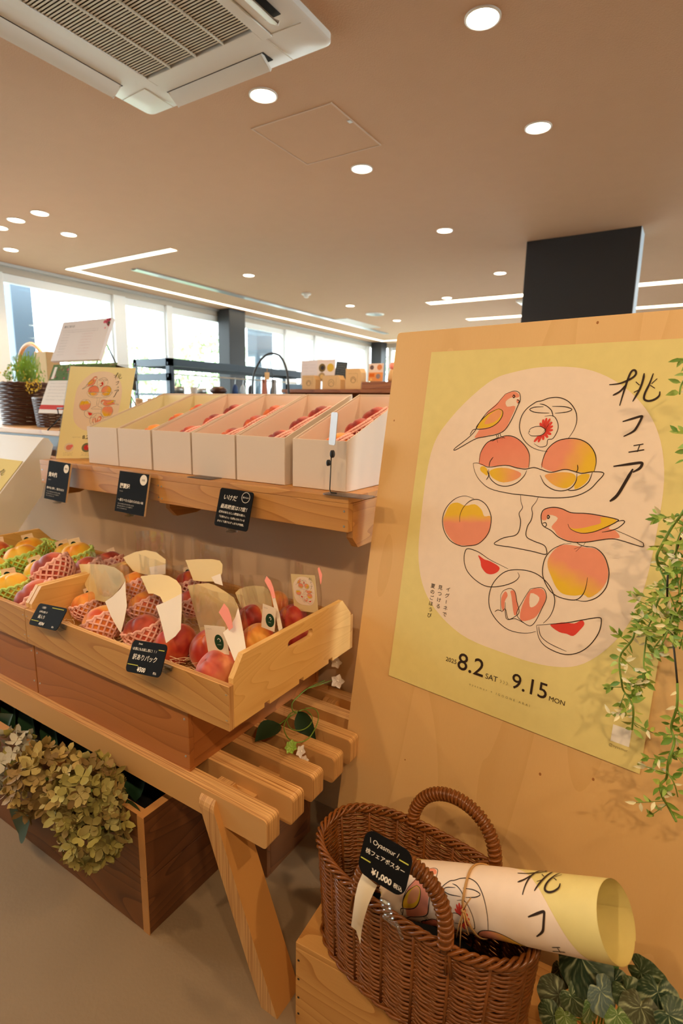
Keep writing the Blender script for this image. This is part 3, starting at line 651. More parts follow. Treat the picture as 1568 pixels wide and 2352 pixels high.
# four air flaps with their slots
for (fx, fy, along, sgn) in ((cx, ay1 - .085, 'x', 1), (cx, ay0 + .085, 'x', -1), (ax0 + .088, cy, 'y', -1), (ax1 - .085, cy, 'y', 1)):
    g = G(); L_, W_ = .49, .062
    rot = Matrix.Rotation(0 if along == 'x' else PI / 2, 4, 'Z')
    tilt = Matrix.Rotation(math.radians(-30 if (along == 'x') == (sgn > 0) else 30), 4, 'X')
    g.grid(lambda u, v: Vector(((u - .5) * L_, (v - .5) * W_, -.006 * (1 - (2 * v - 1) ** 2))), 2, 6)
    g.grid(lambda u, v: Vector(((u - .5) * L_, (v - .5) * W_, .004 - .006 * (1 - (2 * v - 1) ** 2))), 2, 6)
    for e in (-.5, .5): g.box(e * L_ - .0012, e * L_ + .0012, -W_ / 2, W_ / 2, -.004, .010)
    g.xf(Matrix.Translation((fx, fy, zc - .054)) @ rot @ tilt); build('air_flap', g, M['whitep'], ac, smooth=40)
    g = G().obox(Matrix.Translation((fx, fy, zc - .0355)) @ rot, L_ + .02, W_ * .9, .002); build('air_slot', g, M['dark'], ac)
for sx_ in (0, 1):
    for sy_ in (0, 1):
        g = G(); X_ = ax1 - .012 if sx_ else ax0 + .012; Y_ = ay1 - .012 if sy_ else ay0 + .012
        dx, dy = (-1 if sx_ else 1), (-1 if sy_ else 1)
        for (a, b) in ((.155, 0), (0, .155)):
            p0 = Vector((X_ + dx * max(a, .012), Y_ + dy * max(b, .012), zc - .0365)); p1 = Vector((X_ + dx * .165, Y_ + dy * .165, zc - .0375))
            g.tube([p0, p1], .0016, 6)
        build('corner_seam', g, M['grille'], ac)
# hatch
t = thing('ceiling_hatch', 'square access hatch flush in the ceiling below the air conditioner', 'hatch', (-1.7, 2.42, CEIL))
hx0, hx1, hy0, hy1 = -1.918, -1.474, 2.205, 2.645; g = G()
for b in ((hx0 - .006, hx1 + .006, hy0 - .006, hy0), (hx0 - .006, hx1 + .006, hy1, hy1 + .006), (hx0 - .006, hx0, hy0, hy1), (hx1, hx1 + .006, hy0, hy1)): g.box(*b, CEIL - .0035, CEIL)
build('hatch_frame', g, M['hatch'], t); build('hatch_door', G().box(hx0 + .002, hx1 - .002, hy0 + .002, hy1 - .002, CEIL - .002, CEIL), M['ceil'], t)
build('latch', G().box(hx1 - .016, hx1 + .002, 2.36, 2.385, CEIL - .005, CEIL), M['alu'], t)
t = thing('smoke_detector', 'small round smoke detector on the ceiling above the arch stand', 'smoke detector', (-3.975, 5.477, CEIL))
build('detector_base', G().lathe([(.055, 0), (.055, -.012), (.04, -.02)], 24, (-3.975, 5.477, CEIL)), M['whitep'], t, smooth=40); build('sensor_cap', G().lathe([(.026, -.02), (.024, -.045), (.012, -.05)], 20, (-3.975, 5.477, CEIL)), M['whitep'], t, smooth=40)
t = thing('ceiling_speaker', 'round white ceiling speaker plate near the far downlights', 'speaker', (-3.948, 7.086, CEIL))
build('speaker_rim', G().lathe([(.13, 0), (.13, -.008), (.115, -.012)], 32, (-3.948, 7.086, CEIL)), M['whitep'], t, smooth=40); build('speaker_mesh', G().lathe([(.112, -.008), (.10, -.013)], 32, (-3.948, 7.086, CEIL)), M['alu'], t)
x, y = -4.62, 7.75; g = G()
for k in range(7): g.box(x - .09 + k * .027, x - .078 + k * .027, y - .5, y + .5, CEIL - .008, CEIL)
t = thing('air_vent', 'white rectangular ceiling vent near the far end of the air slot', 'vent', (x, y, CEIL)); build('slats', g, M['whitep'], t)
g = G(); g.box(x - .11, x - .092, y - .52, y + .52, CEIL - .01, CEIL); g.box(x + .098, x + .116, y - .52, y + .52, CEIL - .01, CEIL); g.box(x - .092, x + .098, y - .52, y - .5, CEIL - .01, CEIL); g.box(x - .092, x + .098, y + .5, y + .52, CEIL - .01, CEIL); build('vent_frame', g, M['whitep'], t)
x0_, x1_, y0_, y1_ = -1.95, -1.0, 6.95, 7.85
t = thing('ceiling_air_conditioner', 'second ceiling air conditioner, partly hidden behind the black pillar', 'air conditioner', ((x0_ + x1_) / 2, (y0_ + y1_) / 2, CEIL))
g = G(); g.lathe([(.67, 0), (.66, -.025), (.60, -.035)], 4); g.xf(Matrix.Translation(((x0_ + x1_) / 2, (y0_ + y1_) / 2, CEIL)) @ Matrix.Rotation(PI / 4, 4, 'Z')); build('panel', g, M['whitep'], t)
g = G()
for k in range(18): g.box(x0_ + .25, x1_ - .25, y0_ + .25 + k * .022, y0_ + .262 + k * .022, CEIL - .042, CEIL - .034)
build('louvre_grille', g, M['grille'], t)

# ------------------------------------------------------------------ outside the windows
struct('ground', G().box(-30, 12, -20, 40, -.25, -.15), M['paving'])
def leafball(c, r, n, seed, size, sq=(1, 1, 1)):
    rnd = random.Random(seed); g = G()
    for _ in range(n):
        d = Vector((rnd.gauss(0, 1), rnd.gauss(0, 1), rnd.gauss(0, 1))).normalized() * (r * rnd.uniform(.45, 1) ** .6)
        p = Vector(c) + Vector((d.x * sq[0], d.y * sq[1], d.z * sq[2])); s_ = size * rnd.uniform(.6, 1.3)
        e = Euler((rnd.uniform(0, 6), rnd.uniform(0, 6), rnd.uniform(0, 6))).to_matrix()
        g.add([p + e @ Vector(q) for q in ((-s_, 0, 0), (0, -s_ * .45, s_ * .1), (s_, 0, 0), (0, s_ * .45, s_ * .1))], [(0, 1, 2, 3)])
    return g
for x, y, h, r, sd, lab in ((-8.6, 6.1, 1.35, .95, 1, 'pale green garden tree outside the window left of the dark pillar'), (-9.0, 8.9, 1.7, 1.1, 2, 'garden tree outside the window right of the dark pillar'), (-8.6, 4.2, .75, .6, 3, 'low garden shrub outside behind the black rack'), (-6.6, 13.2, 1.6, 1.0, 4, 'green garden tree beyond the far window corner'), (-7.6, 7.2, .8, .55, 5, 'low shrub outside at the foot of the dark window pillar')):
    t = thing('garden_tree' if h > 1.2 else 'garden_shrub', lab, 'tree' if h > 1.2 else 'shrub', (x, y, -.15))
    build('trunk', G().tube([(x, y, -.15), (x + .04, y, h * .6), (x, y + .05, h)], [.05, .04, .02]), M['trunk'], t)
    build('crown', leafball((x, y, h), r, 1500, sd, .07, (1, 1, 1.05)), M['hedge'], t, fix=False)
for (xa, xb), lab in (((33, 80), 'dark outdoor post seen through the first window'), ((590, 627), 'dark outdoor post seen through the window right of the pillar')):
    ya, yb = at(xa, 760, 'x', -7.0).y, at(xb, 760, 'x', -7.0).y
    solo('outdoor_post', G().box(-7.25, -7.0, ya, yb, -.15, 3.4), M['steel'], lab, 'post', bevel=.01)

# ================================================================== MIDDLE GROUND BEYOND THE SHELF
# left counter with baskets
def table(name, x0, x1, y0, y1, z, label, mtop, apron=True):
    t = thing(name, label, 'table', ((x0 + x1) / 2, (y0 + y1) / 2, 0))
    build('table_top', G().box(x0, x1, y0, y1, z - .03, z), mtop, t, bevel=.004)
    if apron:
        g = G(); g.box(x0 + .03, x1 - .03, y0 + .03, y0 + .05, z - .09, z - .03); g.box(x0 + .03, x1 - .03, y1 - .05, y1 - .03, z - .09, z - .03); g.box(x0 + .03, x0 + .05, y0 + .05, y1 - .05, z - .09, z - .03); g.box(x1 - .05, x1 - .03, y0 + .05, y1 - .05, z - .09, z - .03)
        build('apron', g, M['black'], t)
    for xx in (x0 + .04, x1 - .08):
        for yy in (y0 + .04, y1 - .08): build('leg', G().box(xx, xx + .04, yy, yy + .04, 0, z - .03), M['black'], t)
    return t
tb = table('display_counter', -4.5, -2.66, 1.72, 2.35, 1.08, 'wooden counter with black apron at the left edge under the dark baskets', M['pine'])
build('back_panel', G().box(-4.45, -2.71, 2.302, 2.318, .02, 1.045), M['brownwood'], tb); build('lower_shelf', G().box(-4.45, -2.71, 1.75, 2.3, .86, .885), M['pine'], tb)
solo('paper_stack', G().box(-3.25, -3.02, 1.78, 1.92, .886, .90), M['whitepaper'], 'white sheets lying on the lower shelf of the left counter', 'paper', bevel=.001)
def dark_basket(cx_, cy_, rx, ry, h, z, label):
    t = thing('wicker_basket', label, 'basket', (cx_, cy_, z)); g = G(); R_ = 20; n = 64
    for k in range(R_):
        zz = z + .006 + (h - .012) * k / (R_ - 1); sc = .88 + .12 * k / (R_ - 1)
        g.tube([(cx_ + (rx * sc + .004 * math.sin(9 * 2 * PI * i / n * 1.0 + PI * k)) * math.cos(2 * PI * i / n), cy_ + (ry * sc + .004 * math.sin(9 * 2 * PI * i / n + PI * k)) * math.sin(2 * PI * i / n), zz) for i in range(n)], h / R_ * .55, 5, closed=True)
    build('weave', g, M['wickerdark'], t, smooth=True, fix=False)
    build('base', G().lathe([(1, 0), (1, .006)], 32, (cx_, cy_, z), sx=rx * .86, sy=ry * .86), M['wickerdark'], t)
    g = G(); g.tube([(cx_ + rx * math.cos(2 * PI * i / 40), cy_ + ry * math.sin(2 * PI * i / 40), z + h + .004 * (i % 2)) for i in range(40)], .009, 6, closed=True); build('rim', g, M['wickerdark'], t, smooth=True)
    return t
bk1 = at(20, 962, 'z', 1.08); bk2 = at(78, 962, 'z', 1.08)
dark_basket(-3.78, 2.03, .19, .15, .265, 1.08, 'large dark wicker basket on the left counter holding yellow flowers')
dark_basket(-3.36, 2.0, .14, .13, .17, 1.08, 'smaller dark wicker basket on the counter behind the paper stand')
g = leafball((-3.76, 2.03, 1.40), .13, 330, 31, .011, (1.2, .9, .7)); go = G()
for k in range(170):
    rnd = random.Random(k + 90); a = rnd.uniform(0, 2 * PI); b = rnd.uniform(.2, 1)
    p = Vector((-3.74 + .08 * math.cos(a) * b, 2.03 + .07 * math.sin(a) * b, 1.35)); go.tube([p, p + Vector((rnd.uniform(-.06, .06), rnd.uniform(-.05, .05), rnd.uniform(.08, .2)))], .0018, 4)
t = thing('basket_flowers', 'green grasses with yellow flowers standing in the large dark basket', 'flowers', (-3.76, 2.03, 1.30))
build('grass', go, M['leafmid'], t, fix=False); build('foliage', g, M['leafmid'], t, fix=False)
M['yellowfl'] = plain('yellow_flower', srgb(238, 200, 60), .6)
g = leafball((-3.80, 2.0, 1.38), .14, 110, 32, .009, (1.3, .9, .6)); g.join(leafball((-3.56, 1.97, 1.33), .05, 70, 33, .010)); build('blossoms', g, M['yellowfl'], t, fix=False)
# hoop and parcel behind the flowers
g = G(); c = Vector((-4.12, 2.28, 1.47)); g.tube([c + Vector((.17 * math.cos(a), 0, .17 * math.sin(a))) for a in [2 * PI * k / 40 for k in range(40)]], .014, 8, closed=True)
g.box(c.x - .10, c.x + .10, c.y - .04, c.y + .04, 1.08, 1.30)
solo('bamboo_hoop', g, M['bamboo'], 'pale round wooden hoop on a block behind the yellow flowers', 'ornament', smooth=40)
solo('kraft_block', G().box(-3.97, -3.82, 2.22, 2.32, 1.08, 1.575), M['kraft'], 'tan upright board standing right of the wooden hoop', 'box', bevel=.004)
# paper stand of stacked leaflets on an easel (leans back)
def sheet(name, c, right, up, w, h, thick, paperc, pr=None, label=None, cat=None, group=None, parent=None, rnd=0, back=None, mat=None, edge=None):
    """a thin printed card; c is the middle of its lower edge"""
    right = Vector(right).normalized(); up = Vector(up).normalized(); nn = right.cross(up)
    c = Vector(c)
    mp = lambda u, v, d: c + right * (u - w / 2) + up * v + nn * d
    g = G()
    if rnd:
        pts = [];
        for (px_, py_, a0) in ((w - rnd, h - rnd, 0), (rnd, h - rnd, PI / 2), (rnd, rnd, PI), (w - rnd, rnd, 1.5 * PI)):
            pts += [(px_ + rnd * math.cos(a0 + PI / 2 * k / 6), py_ + rnd * math.sin(a0 + PI / 2 * k / 6)) for k in range(7)]
    else: pts = [(0, 0), (w, 0), (w, h), (0, h)]
    q = G().prism(pts, -thick, 0, mp)
    cols = [paperc] * len(q.v)
    if edge is not None: cols = [paperc if i < 2 * len(pts) else edge for i in range(len(q.v))]
    g.add(q.v, q.f, 0, cols)
    if pr: pr.put(g, lambda u, v, d: mp(u, v, d + .0002))
    if parent: return build(name, g, mat or M['paper'], parent, fix=False)
    return solo(name, g, mat or M['paper'], label, cat, group, org=c, fix=False)
bl = at(92, 948, 'y', 1.80); rt = Vector((1, .04, 0)); upv = Vector((.0, .42, 1))
wdt = (at(232, 948, 'y', 1.80) - bl).length * .98
st = thing('leaflet_easel', 'black wire easel with leaflets stacked on it, behind the cream poster stand', 'stand', (bl.x + wdt / 2, 1.80, 1.08))
g = G(); mx_ = bl.x + wdt * .42
for xx in (mx_, mx_ + .13): g.tube([(xx, 1.70, 1.081), (xx, 1.795, bl.z - .005), (xx, 1.77, bl.z - .005), (xx, 1.765, bl.z + .03)], .004, 6); g.tube([(xx, 1.795, bl.z - .005), (xx, 2.02, bl.z + .45)], .004, 6); g.tube([(xx, 2.0, bl.z + .4), (xx, 2.25, 1.081)], .004, 6)
g.tube([(mx_, 1.765, bl.z + .03), (mx_ + .13, 1.765, bl.z + .03)], .004, 6); build('wire_frame', g, M['black'], st, smooth=True)
pr = Print(); W_ = wdt
pr.rect(.0, .20, W_, .30, srgb(96, 120, 70)); 
for k in range(60):
    rnd = random.Random(k); pr.disc(rnd.uniform(.01, W_ - .01), rnd.uniform(.205, .295), rnd.uniform(.004, .012), random.Random(k + 3).choice([srgb(70, 100, 50), srgb(140, 150, 90), srgb(180, 90, 100), srgb(120, 100, 60)]), 2, 8)
pr.rect(.02, .21, .045, .285, WHT, 3); pr.rect(0, .022, W_, .05, srgb(206, 66, 56))
for k in range(6): pr.scribble(.03, W_ * .72, .178 - k * .02, .008, INK, k)
sheet('leaflet', bl + Vector((wdt / 2, 0, 0)), rt, upv, wdt, .30, .004, srgb(240, 232, 224), pr, 'lower leaflet with green photo and red band on the wire easel', 'leaflet')
top_l = at(124, 830, 'y', 1.80 + .42 * .29); w2 = (at(228, 830, 'y', 1.92) - top_l).length
pr = Print(); h2 = .25
pr.text('夏のごほうび', .03, h2 - .04, .016, INK); 
for k in range(2): pr.scribble(.03, w2 * .8, h2 - .062 - .012 * k, .006, INK, 50 + k)
for k in range(8): pr.scribble(.04, .10, .16 - k * .018, .007, INK, 60 + k); pr.scribble(w2 * .5, w2 * .72, .16 - k * .018, .006, srgb(190, 90, 80), 80 + k)
for k in range(26):
    rnd = random.Random(k + 400); pr.disc(w2 - abs(rnd.gauss(0, .02)), h2 - abs(rnd.gauss(0, .03)), rnd.uniform(.006, .012), rnd.choice([srgb(220, 90, 110), srgb(190, 50, 80), srgb(240, 150, 160), srgb(90, 110, 80)]), 2, 10)
pr.items = [i for i in pr.items if max(p[0] for p in i[0]) <= w2 + .002 and max(p[1] for p in i[0]) <= h2 + .002]
sheet('leaflet', top_l + Vector((w2 / 2, -.012, .0)), rt, upv, w2, h2, .02, srgb(240, 230, 226), pr, 'upper white leaflet with a pink flower in its corner', 'leaflet')
# black tag between the poster stand and the rack
p = at(292, 868, 'y', 1.75); pr = Print(); pr.scribble(.01, .07, .07, .008, WHT, 5)
sheet('price_tag', p + Vector((0, 0, -.05)), (.75, .5, -.25), (-.28, .1, 1), .09, .105, .002, srgb(26, 26, 28), None, 'black tag sticking out behind the cream poster stand', 'sign')
solo('tag_post', G().tube([p + Vector((0, .012, .02)), (p.x, p.y + .02, 0)], .004, 6), M['black'], 'thin black post carrying the tag behind the cream poster', 'stand')

# counter with jars
table('jar_counter', -3.3, -1.75, 2.40, 2.95, 1.125, 'counter with small cloth topped jars behind the white boxes', M['white'])
def jar():
    t = thing('jam_jar', 'small clear jar with a linen cloth cap, in the row behind the white boxes', 'jar', (0, 0, 0), 'cloth capped jars on the counter')
    build('glass', G().lathe([(.024, 0), (.027, .01), (.027, .085), (.022, .1)], 20), M['jarglass'], t, smooth=40)
    build('jam', G().lathe([(.023, .004), (.025, .012), (.025, .075)], 20), M['jam'], t, smooth=40)
    build('cloth_cap', G().lathe([(.031, .092), (.026, .105), (.025, .135), (.018, .142)], 20), M['cloth'], t, smooth=40)
    return t
j0 = jar(); ja, jb = at(275, 909, 'z', 1.266), at(392, 908, 'z', 1.266)
for k in range(8):
    o = j0 if k == 0 else copy_tree(j0); o.location = (-3.27 + .095 * k, 2.66, 1.1255)
for k in range(4):
    o = copy_tree(j0); o.location = (-3.22 + .12 * k, 2.50, 1.1255); o['label'] = 'small clear jar of orange preserve in the nearer row behind the cream poster'; o['group'] = 'jars of the nearer row'

# black shelving rack
rk = thing('shelving_rack', 'black steel shelving rack in front of the windows', 'shelf', (-3.9, 4.2, 0))
rx0, rx1, ry0, ry1 = -4.13, -3.67, 3.16, 5.27
for xx in (rx0, rx1 - .045):
    for yy in (ry0, ry1 - .045):
        g = G(); g.box(xx, xx + .045, yy, yy + .004, 0, 1.6); g.box(xx if xx == rx0 else xx + .041, (xx if xx == rx0 else xx + .041) + .004, yy, yy + .045, 0, 1.6)
        for k in range(30): g.box(xx + .018, xx + .026, yy - .001, yy, .15 + k * .05, .17 + k * .05)
        build('upright', g, M['steel'], rk)
for z in (.35, .86, 1.32): build('shelf_board', G().box(rx0, rx1, ry0, ry1, z - .02, z), M['steel'], rk)
for z in (1.54, 1.42):
    for xx in (rx0, rx1 - .02):
        if z == 1.54: build('beam', G().box(xx, xx + .02, ry0, ry1, z, z + .06), M['steel'], rk)
    for yy in (ry0, ry1 - .02): build('beam', G().box(rx0, rx1, yy, yy + .02, z, z + .06), M['steel'], rk)
build('hanging_rod', G().tube([(rx1 - .02, ry0, 1.475), (rx1 - .02, ry1, 1.475)], .006, 8), M['alu'], rk)
hcols = [srgb(40, 70, 120), srgb(200, 214, 222), srgb(60, 60, 66), srgb(120, 160, 190), srgb(210, 216, 220), srgb(80, 96, 120)]
for k in range(6):
    y = 3.95 + k * .11; t = thing('hanging_pouch', ['navy pouch hanging first on the rack rod', 'pale pouch hanging second on the rack rod', 'charcoal pouch hanging third on the rack rod', 'light blue pouch hanging fourth on the rack rod', 'white pouch hanging fifth on the rack rod', 'slate pouch hanging last on the rack rod'][k], 'pouch', (rx1 - .02, y, 1.335), 'pouches hanging on the rack rod')
    g = G(); g.tube([(rx1 - .02, y, 1.425), (rx1 - .02, y + .006, 1.455), (rx1 - .02, y + .01, 1.482), (rx1 - .02, y - .006, 1.484)], .0025, 5); build('hook', g, M['alu'], t)
    mm = plain('pouch_fabric', hcols[k], .7); build('pouch_body', G().lathe([(.004, .09), (.026, .07), (.036, .03), (.034, 0)], 12, (rx1 - .02, y, 1.335), sx=.5), mm, t, smooth=True)
for (yy, h, lab) in ((3.36, .10, 'small grey handled bag at the near end of the rack shelf'), (3.62, .09, 'small handled bag beside the white tub on the rack shelf')):
    t = thing('handled_bag', lab, 'bag', (-3.8, yy, 1.321)); build('bag_body', G().lathe([(.05, 0), (.055, .04), (.045, h * .6)], 16, (-3.8, yy, 1.321)), M['alu'], t, smooth=True)
    build('handle', G().tube([(-3.8, yy - .035 + .07 * k / 12, 1.321 + h * .55 + .07 * math.sin(PI * k / 12)) for k in range(13)], .005, 6), M['steel'], t, smooth=True)
solo('brown_ornament', G().lathe([(.02, 0), (.07, .02), (.085, .045), (.05, .075), (.02, .08)], 18, (-3.82, 3.86, 1.321)), M['wickerdark'], 'round brown ornament on the rack shelf left of the pouches', 'ornament', smooth=True)
solo('white_tub', G().lathe([(.03, 0), (.034, .05), (.034, .06)], 18, (-3.74, 3.48, 1.321)), M['white'], 'small white tub on the rack shelf near its front post', 'tub', smooth=40)

# arch stand
ac_ = [at(x, y, 'y', 3.05) for x, y in ((580, 905), (581, 870), (588, 845), (602, 823), (620, 812), (640, 816), (653, 835), (660, 862), (663, 905))]
t = thing('arch_stand', 'thin black metal arch stand between the rack and the menu cards', 'stand', (ac_[0].x + .1, 3.05, 0))
pts = catmull([(p.x, p.z) for p in ac_], 5); pts = [(pts[0][0], .0)] + pts + [(pts[-1][0], .0)]
build('arch', G().tube([(a, 3.05, b) for a, b in pts], .0075, 8), M['black'], t, smooth=True)
build('foot', G().box(pts[0][0] - .05, pts[-1][0] + .05, 2.95, 3.15, 0, .012), M['black'], t)
p = at(613, 862, 'y', 3.05); 
t2 = thing('hanging_label', 'small tan paper label hanging under the black arch', 'label', (p.x, 3.05, p.z)); build('card', G().box(p.x - .02, p.x + .02, 3.048, 3.052, p.z - .03, p.z + .02), M['kraft'], t2); build('string', G().tube([(p.x, 3.05, p.z + .02), (p.x + .01, 3.05, ac_[4].z)], .0015, 4), M['twine'], t2)
for (x, c_, lab) in ((606, srgb(206, 150, 140), 'pink towel hanging under the black arch'), (628, srgb(150, 160, 172), 'grey towel hanging under the black arch')):
    p = at(x, 880, 'y', 3.10); mm = plain('towel', c_, .9); t = thing('hanging_towel', lab, 'towel', (p.x, 3.1, 1.0)); build('towel', G().grid(lambda u, v: Vector((p.x + (u - .5) * .07 * (.5 + .5 * v), 3.10 + .01 * math.sin(u * 14), 1.0 + (p.z - .975) * (1 - v) + .0)), 12, 6), mm, t, smooth=True, fix=False)
    build('hook', G().tube([(p.x, 3.1, p.z), (p.x, 3.06, ac_[3].z)], .003, 5), M['black'], t)

# brown shelf with bags and menu cards
zt = 1.355
t = thing('brown_shelf_unit', 'brown wooden shelf unit with paper bags, left of the board', 'shelf', (-2.0, 3.55, 0))
build('shelf_top', G().box(-2.62, -1.2, 3.30, 3.75, zt - .025, zt), M['brownwood'], t, bevel=.003)
build('side_panel', G().box(-2.60, -2.575, 3.32, 3.73, 0, zt - .025), M['brownwood'], t); build('side_panel', G().box(-1.245, -1.22, 3.32, 3.73, 0, zt - .025), M['brownwood'], t); build('back_panel', G().box(-2.575, -1.245, 3.71, 3.73, 0, zt - .025), M['brownwood'], t); build('shelf_board', G().box(-2.575, -1.245, 3.33, 3.71, .9, .925), M['brownwood'], t)
bx = at(833, 892, 'y', 3.33); bz = at(850, 877, 'y', 3.33).z
solo('brown_tray', G().box(bx.x, bx.x + .55, 3.31, 3.7, zt, bz), M['brownwood'], 'brown wooden riser at the right end of the bag shelf', 'riser', bevel=.003)
def paper_bag(xa, xb, ytop, label, y=3.38, ybot=892):
    a, b = at(xa, ybot, 'y', y), at(xb, ybot, 'y', y); top = at(xa, ytop, 'y', y).z; w = b.x - a.x
    t = thing('paper_bag', label, 'bag', ((a.x + b.x) / 2, y, zt), 'kraft bags on the brown shelf')
    g = G(); d = .035
    prof = [(a.x, zt), (b.x, zt), (b.x, top - .03), (b.x - w * .12, top), (a.x, top)]
    g.prism(prof, y - d, y + d, lambda u, v, q: Vector((u, q, v))); build('bag_body', g, M['kraft'], t, bevel=.003)
    pr = Print(); pr.ring(0, 0, w * .16, .002, INK, 1); pr.line([(-.02, -.01), (0, .012), (.02, -.008)], .002, INK); pr.scribble(-w * .3, w * .3, w * .32, .006, INK, int(xa)); pr.line([(w * .25, -.02), (w * .28, .04)], .002, INK)
    gg = G(); pr.put(gg, lambda u, v, q: Vector(((a.x + b.x) / 2 + u, y - d - .0006 - q, zt + (top - zt) * .45 + v))); build('bag_print', gg, M['paper'], t, fix=False)
paper_bag(700, 730, 863, 'leftmost kraft bag on the brown shelf, in front of a white menu'); paper_bag(746, 787, 863, 'wide kraft bag on the brown shelf below the black menu card'); paper_bag(799, 834, 847, 'tall kraft bag with small stickers on the brown shelf')
def card(xa, xb, yt, yb, y, label, col, draw, cat='menu card', rot=0, group=None):
    a, b = at(xa, yb, 'y', y), at(xb, yb, 'y', y); top = at(xa, yt, 'y', y).z; w = b.x - a.x; h = top - a.z
    pr = Print(); draw(pr, w, h); c = Vector(((a.x + b.x) / 2, y, max(a.z, zt)))
    return sheet('menu_card', c, (1, 0, math.tan(rot)), (-math.tan(rot), .06, 1), w, h, .004, col, pr, label, cat, group)
def d1(pr, w, h):
    for k in range(5): pr.scribble(w * .12, w * .42, h * (.8 - .13 * k), h * .035, srgb(150, 130, 130), k); pr.scribble(w * .55, w * .9, h * (.8 - .13 * k), h * .035, srgb(150, 130, 130), k + 9)
def d2(pr, w, h):
    pr.disc(w * .28, h * .62, w * .19, srgb(120, 100, 60), 2); pr.disc(w * .74, h * .62, w * .19, srgb(226, 186, 70), 2); pr.disc(w * .28, h * .22, w * .19, srgb(180, 150, 110), 2); pr.disc(w * .3, h * .62, w * .1, srgb(60, 56, 60), 3); pr.disc(w * .28, h * .22, w * .1, srgb(230, 190, 120), 3); pr.scribble(w * .1, w * .9, h * .88, h * .05, srgb(226, 140, 120), 3)
def d3(pr, w, h):
    for k in range(6): pr.scribble(w * .12, w * .85, h * (.82 - .12 * k), h * .05, srgb(200, 204, 206), k + 20)
def d4(pr, w, h):
    pr.rect(0, 0, w, h * .5, srgb(240, 170, 110)); pr.disc(w * .22, h * .78, w * .14, srgb(110, 90, 90), 2); pr.disc(w * .75, h * .78, w * .17, srgb(220, 140, 90), 2); pr.rect(w * .05, h * .25, w * .42, h * .44, srgb(226, 120, 50), 2); pr.disc(w * .68, h * .28, w * .15, srgb(150, 140, 150), 2); pr.disc(w * .2, h * .1, w * .08, srgb(250, 210, 140), 2)
card(690, 727, 828, 884, 3.50, 'white menu sheet at the left end of the brown shelf', srgb(236, 226, 226), d1); card(727, 768, 826, 876, 3.47, 'white menu sheet with food photos next to the black card', srgb(240, 226, 218), d2)
card(767, 793, 831, 872, 3.45, 'tilted black menu card with pale lettering on the brown shelf', srgb(70, 76, 80), d3, rot=-.1); card(845, 878, 835, 876, 3.5, 'menu card with orange food photos near the edge of the board', srgb(236, 220, 210), d4)
c = at(902, 850, 'y', 3.5); t = thing('figurine', 'small round headed figurine half hidden by the edge of the board', 'figurine', (c.x, 3.5, bz)); build('figurine_body', G().lathe([(.03, 0), (.035, .03), (.02, .09)], 16, (c.x, 3.5, bz)), M['kraft'], t, smooth=True); build('figurine_head', G().lathe([(.005, .085), (.024, .1), (.026, .12), (.012, .138)], 16, (c.x, 3.5, bz)), M['pinkcard'], t, smooth=True)

# ================================================================== BENCH, CRATES AND SHELF
BT = .437
bench = thing('slatted_bench', 'plywood slatted bench with splayed legs carrying the peach crates', 'bench', (-1.55, 1.05, 0))
def rrect(x0, x1, z0, z1, r, n=4):
    out = []
    for (a, b, s0) in ((x1 - r, z1 - r, 0), (x0 + r, z1 - r, PI / 2), (x0 + r, z0 + r, PI), (x1 - r, z0 + r, 1.5 * PI)):
        out += [(a + r * math.cos(s0 + PI / 2 * k / n), b + r * math.sin(s0 + PI / 2 * k / n)) for k in range(n + 1)]
    return out
for k in range(7):
    y0 = .722 + .0788 * k
    g = G().prism(rrect(-2.5, -.613 + (.004 if k % 2 else 0), BT - .064, BT, .010), y0, y0 + .040, lambda a, b, d: Vector((a, d, b)), mat=0, side=1)
    build('slat', g, [M['plyface'], M['plyY']], bench, bevel=.0015)
for xx in (-.735, -1.55, -2.40):
    for k in range(6):
        y0 = .722 + .0788 * k + .040
        build('spacer', G().box(xx - .03, xx + .03, y0, y0 + .0388, BT - .060, BT - .030), M['plyface'], bench, bevel=.001)
def leg(xt, xb, y0, y1):
    # slanted leg: side outline in x,z ; cut from sheet lying in the y direction
    g = G(); w = .043; top = .432
    d = Vector((xb - xt, 0, -top)); 
    pts = lambda y: [Vector((xt - w, y, top)), Vector((xt, y, top)), Vector((xb, y, 0)), Vector((xb - w, y, 0))]
    a, b = pts(y0), pts(y1)
    # rounded front top corner
    prof = [(y0, .0), (y0, .405)] + [(y0 + .022 * (1 - math.cos(t * PI / 2 / 5)), .405 + .022 * math.sin(t * PI / 2 / 5)) for t in range(1, 6)] + [(y1, .427), (y1, 0)]
    def mp(yy, zz, dd):
        t = 1 - zz / top; x = xt + (xb - xt) * t
        return Vector((x - w * dd, yy, zz))
    g.prism(prof, 0, 1, mp, mat=0, side=1)
    build('leg', g, [M['plyface2'], M['plyX']], bench, bevel=.002)
leg(-.752, -.578, .708, .783); leg(-.752, -.578, 1.168, 1.243)
leg(-2.36, -2.52, .708, .783); leg(-2.36, -2.52, 1.168, 1.243)

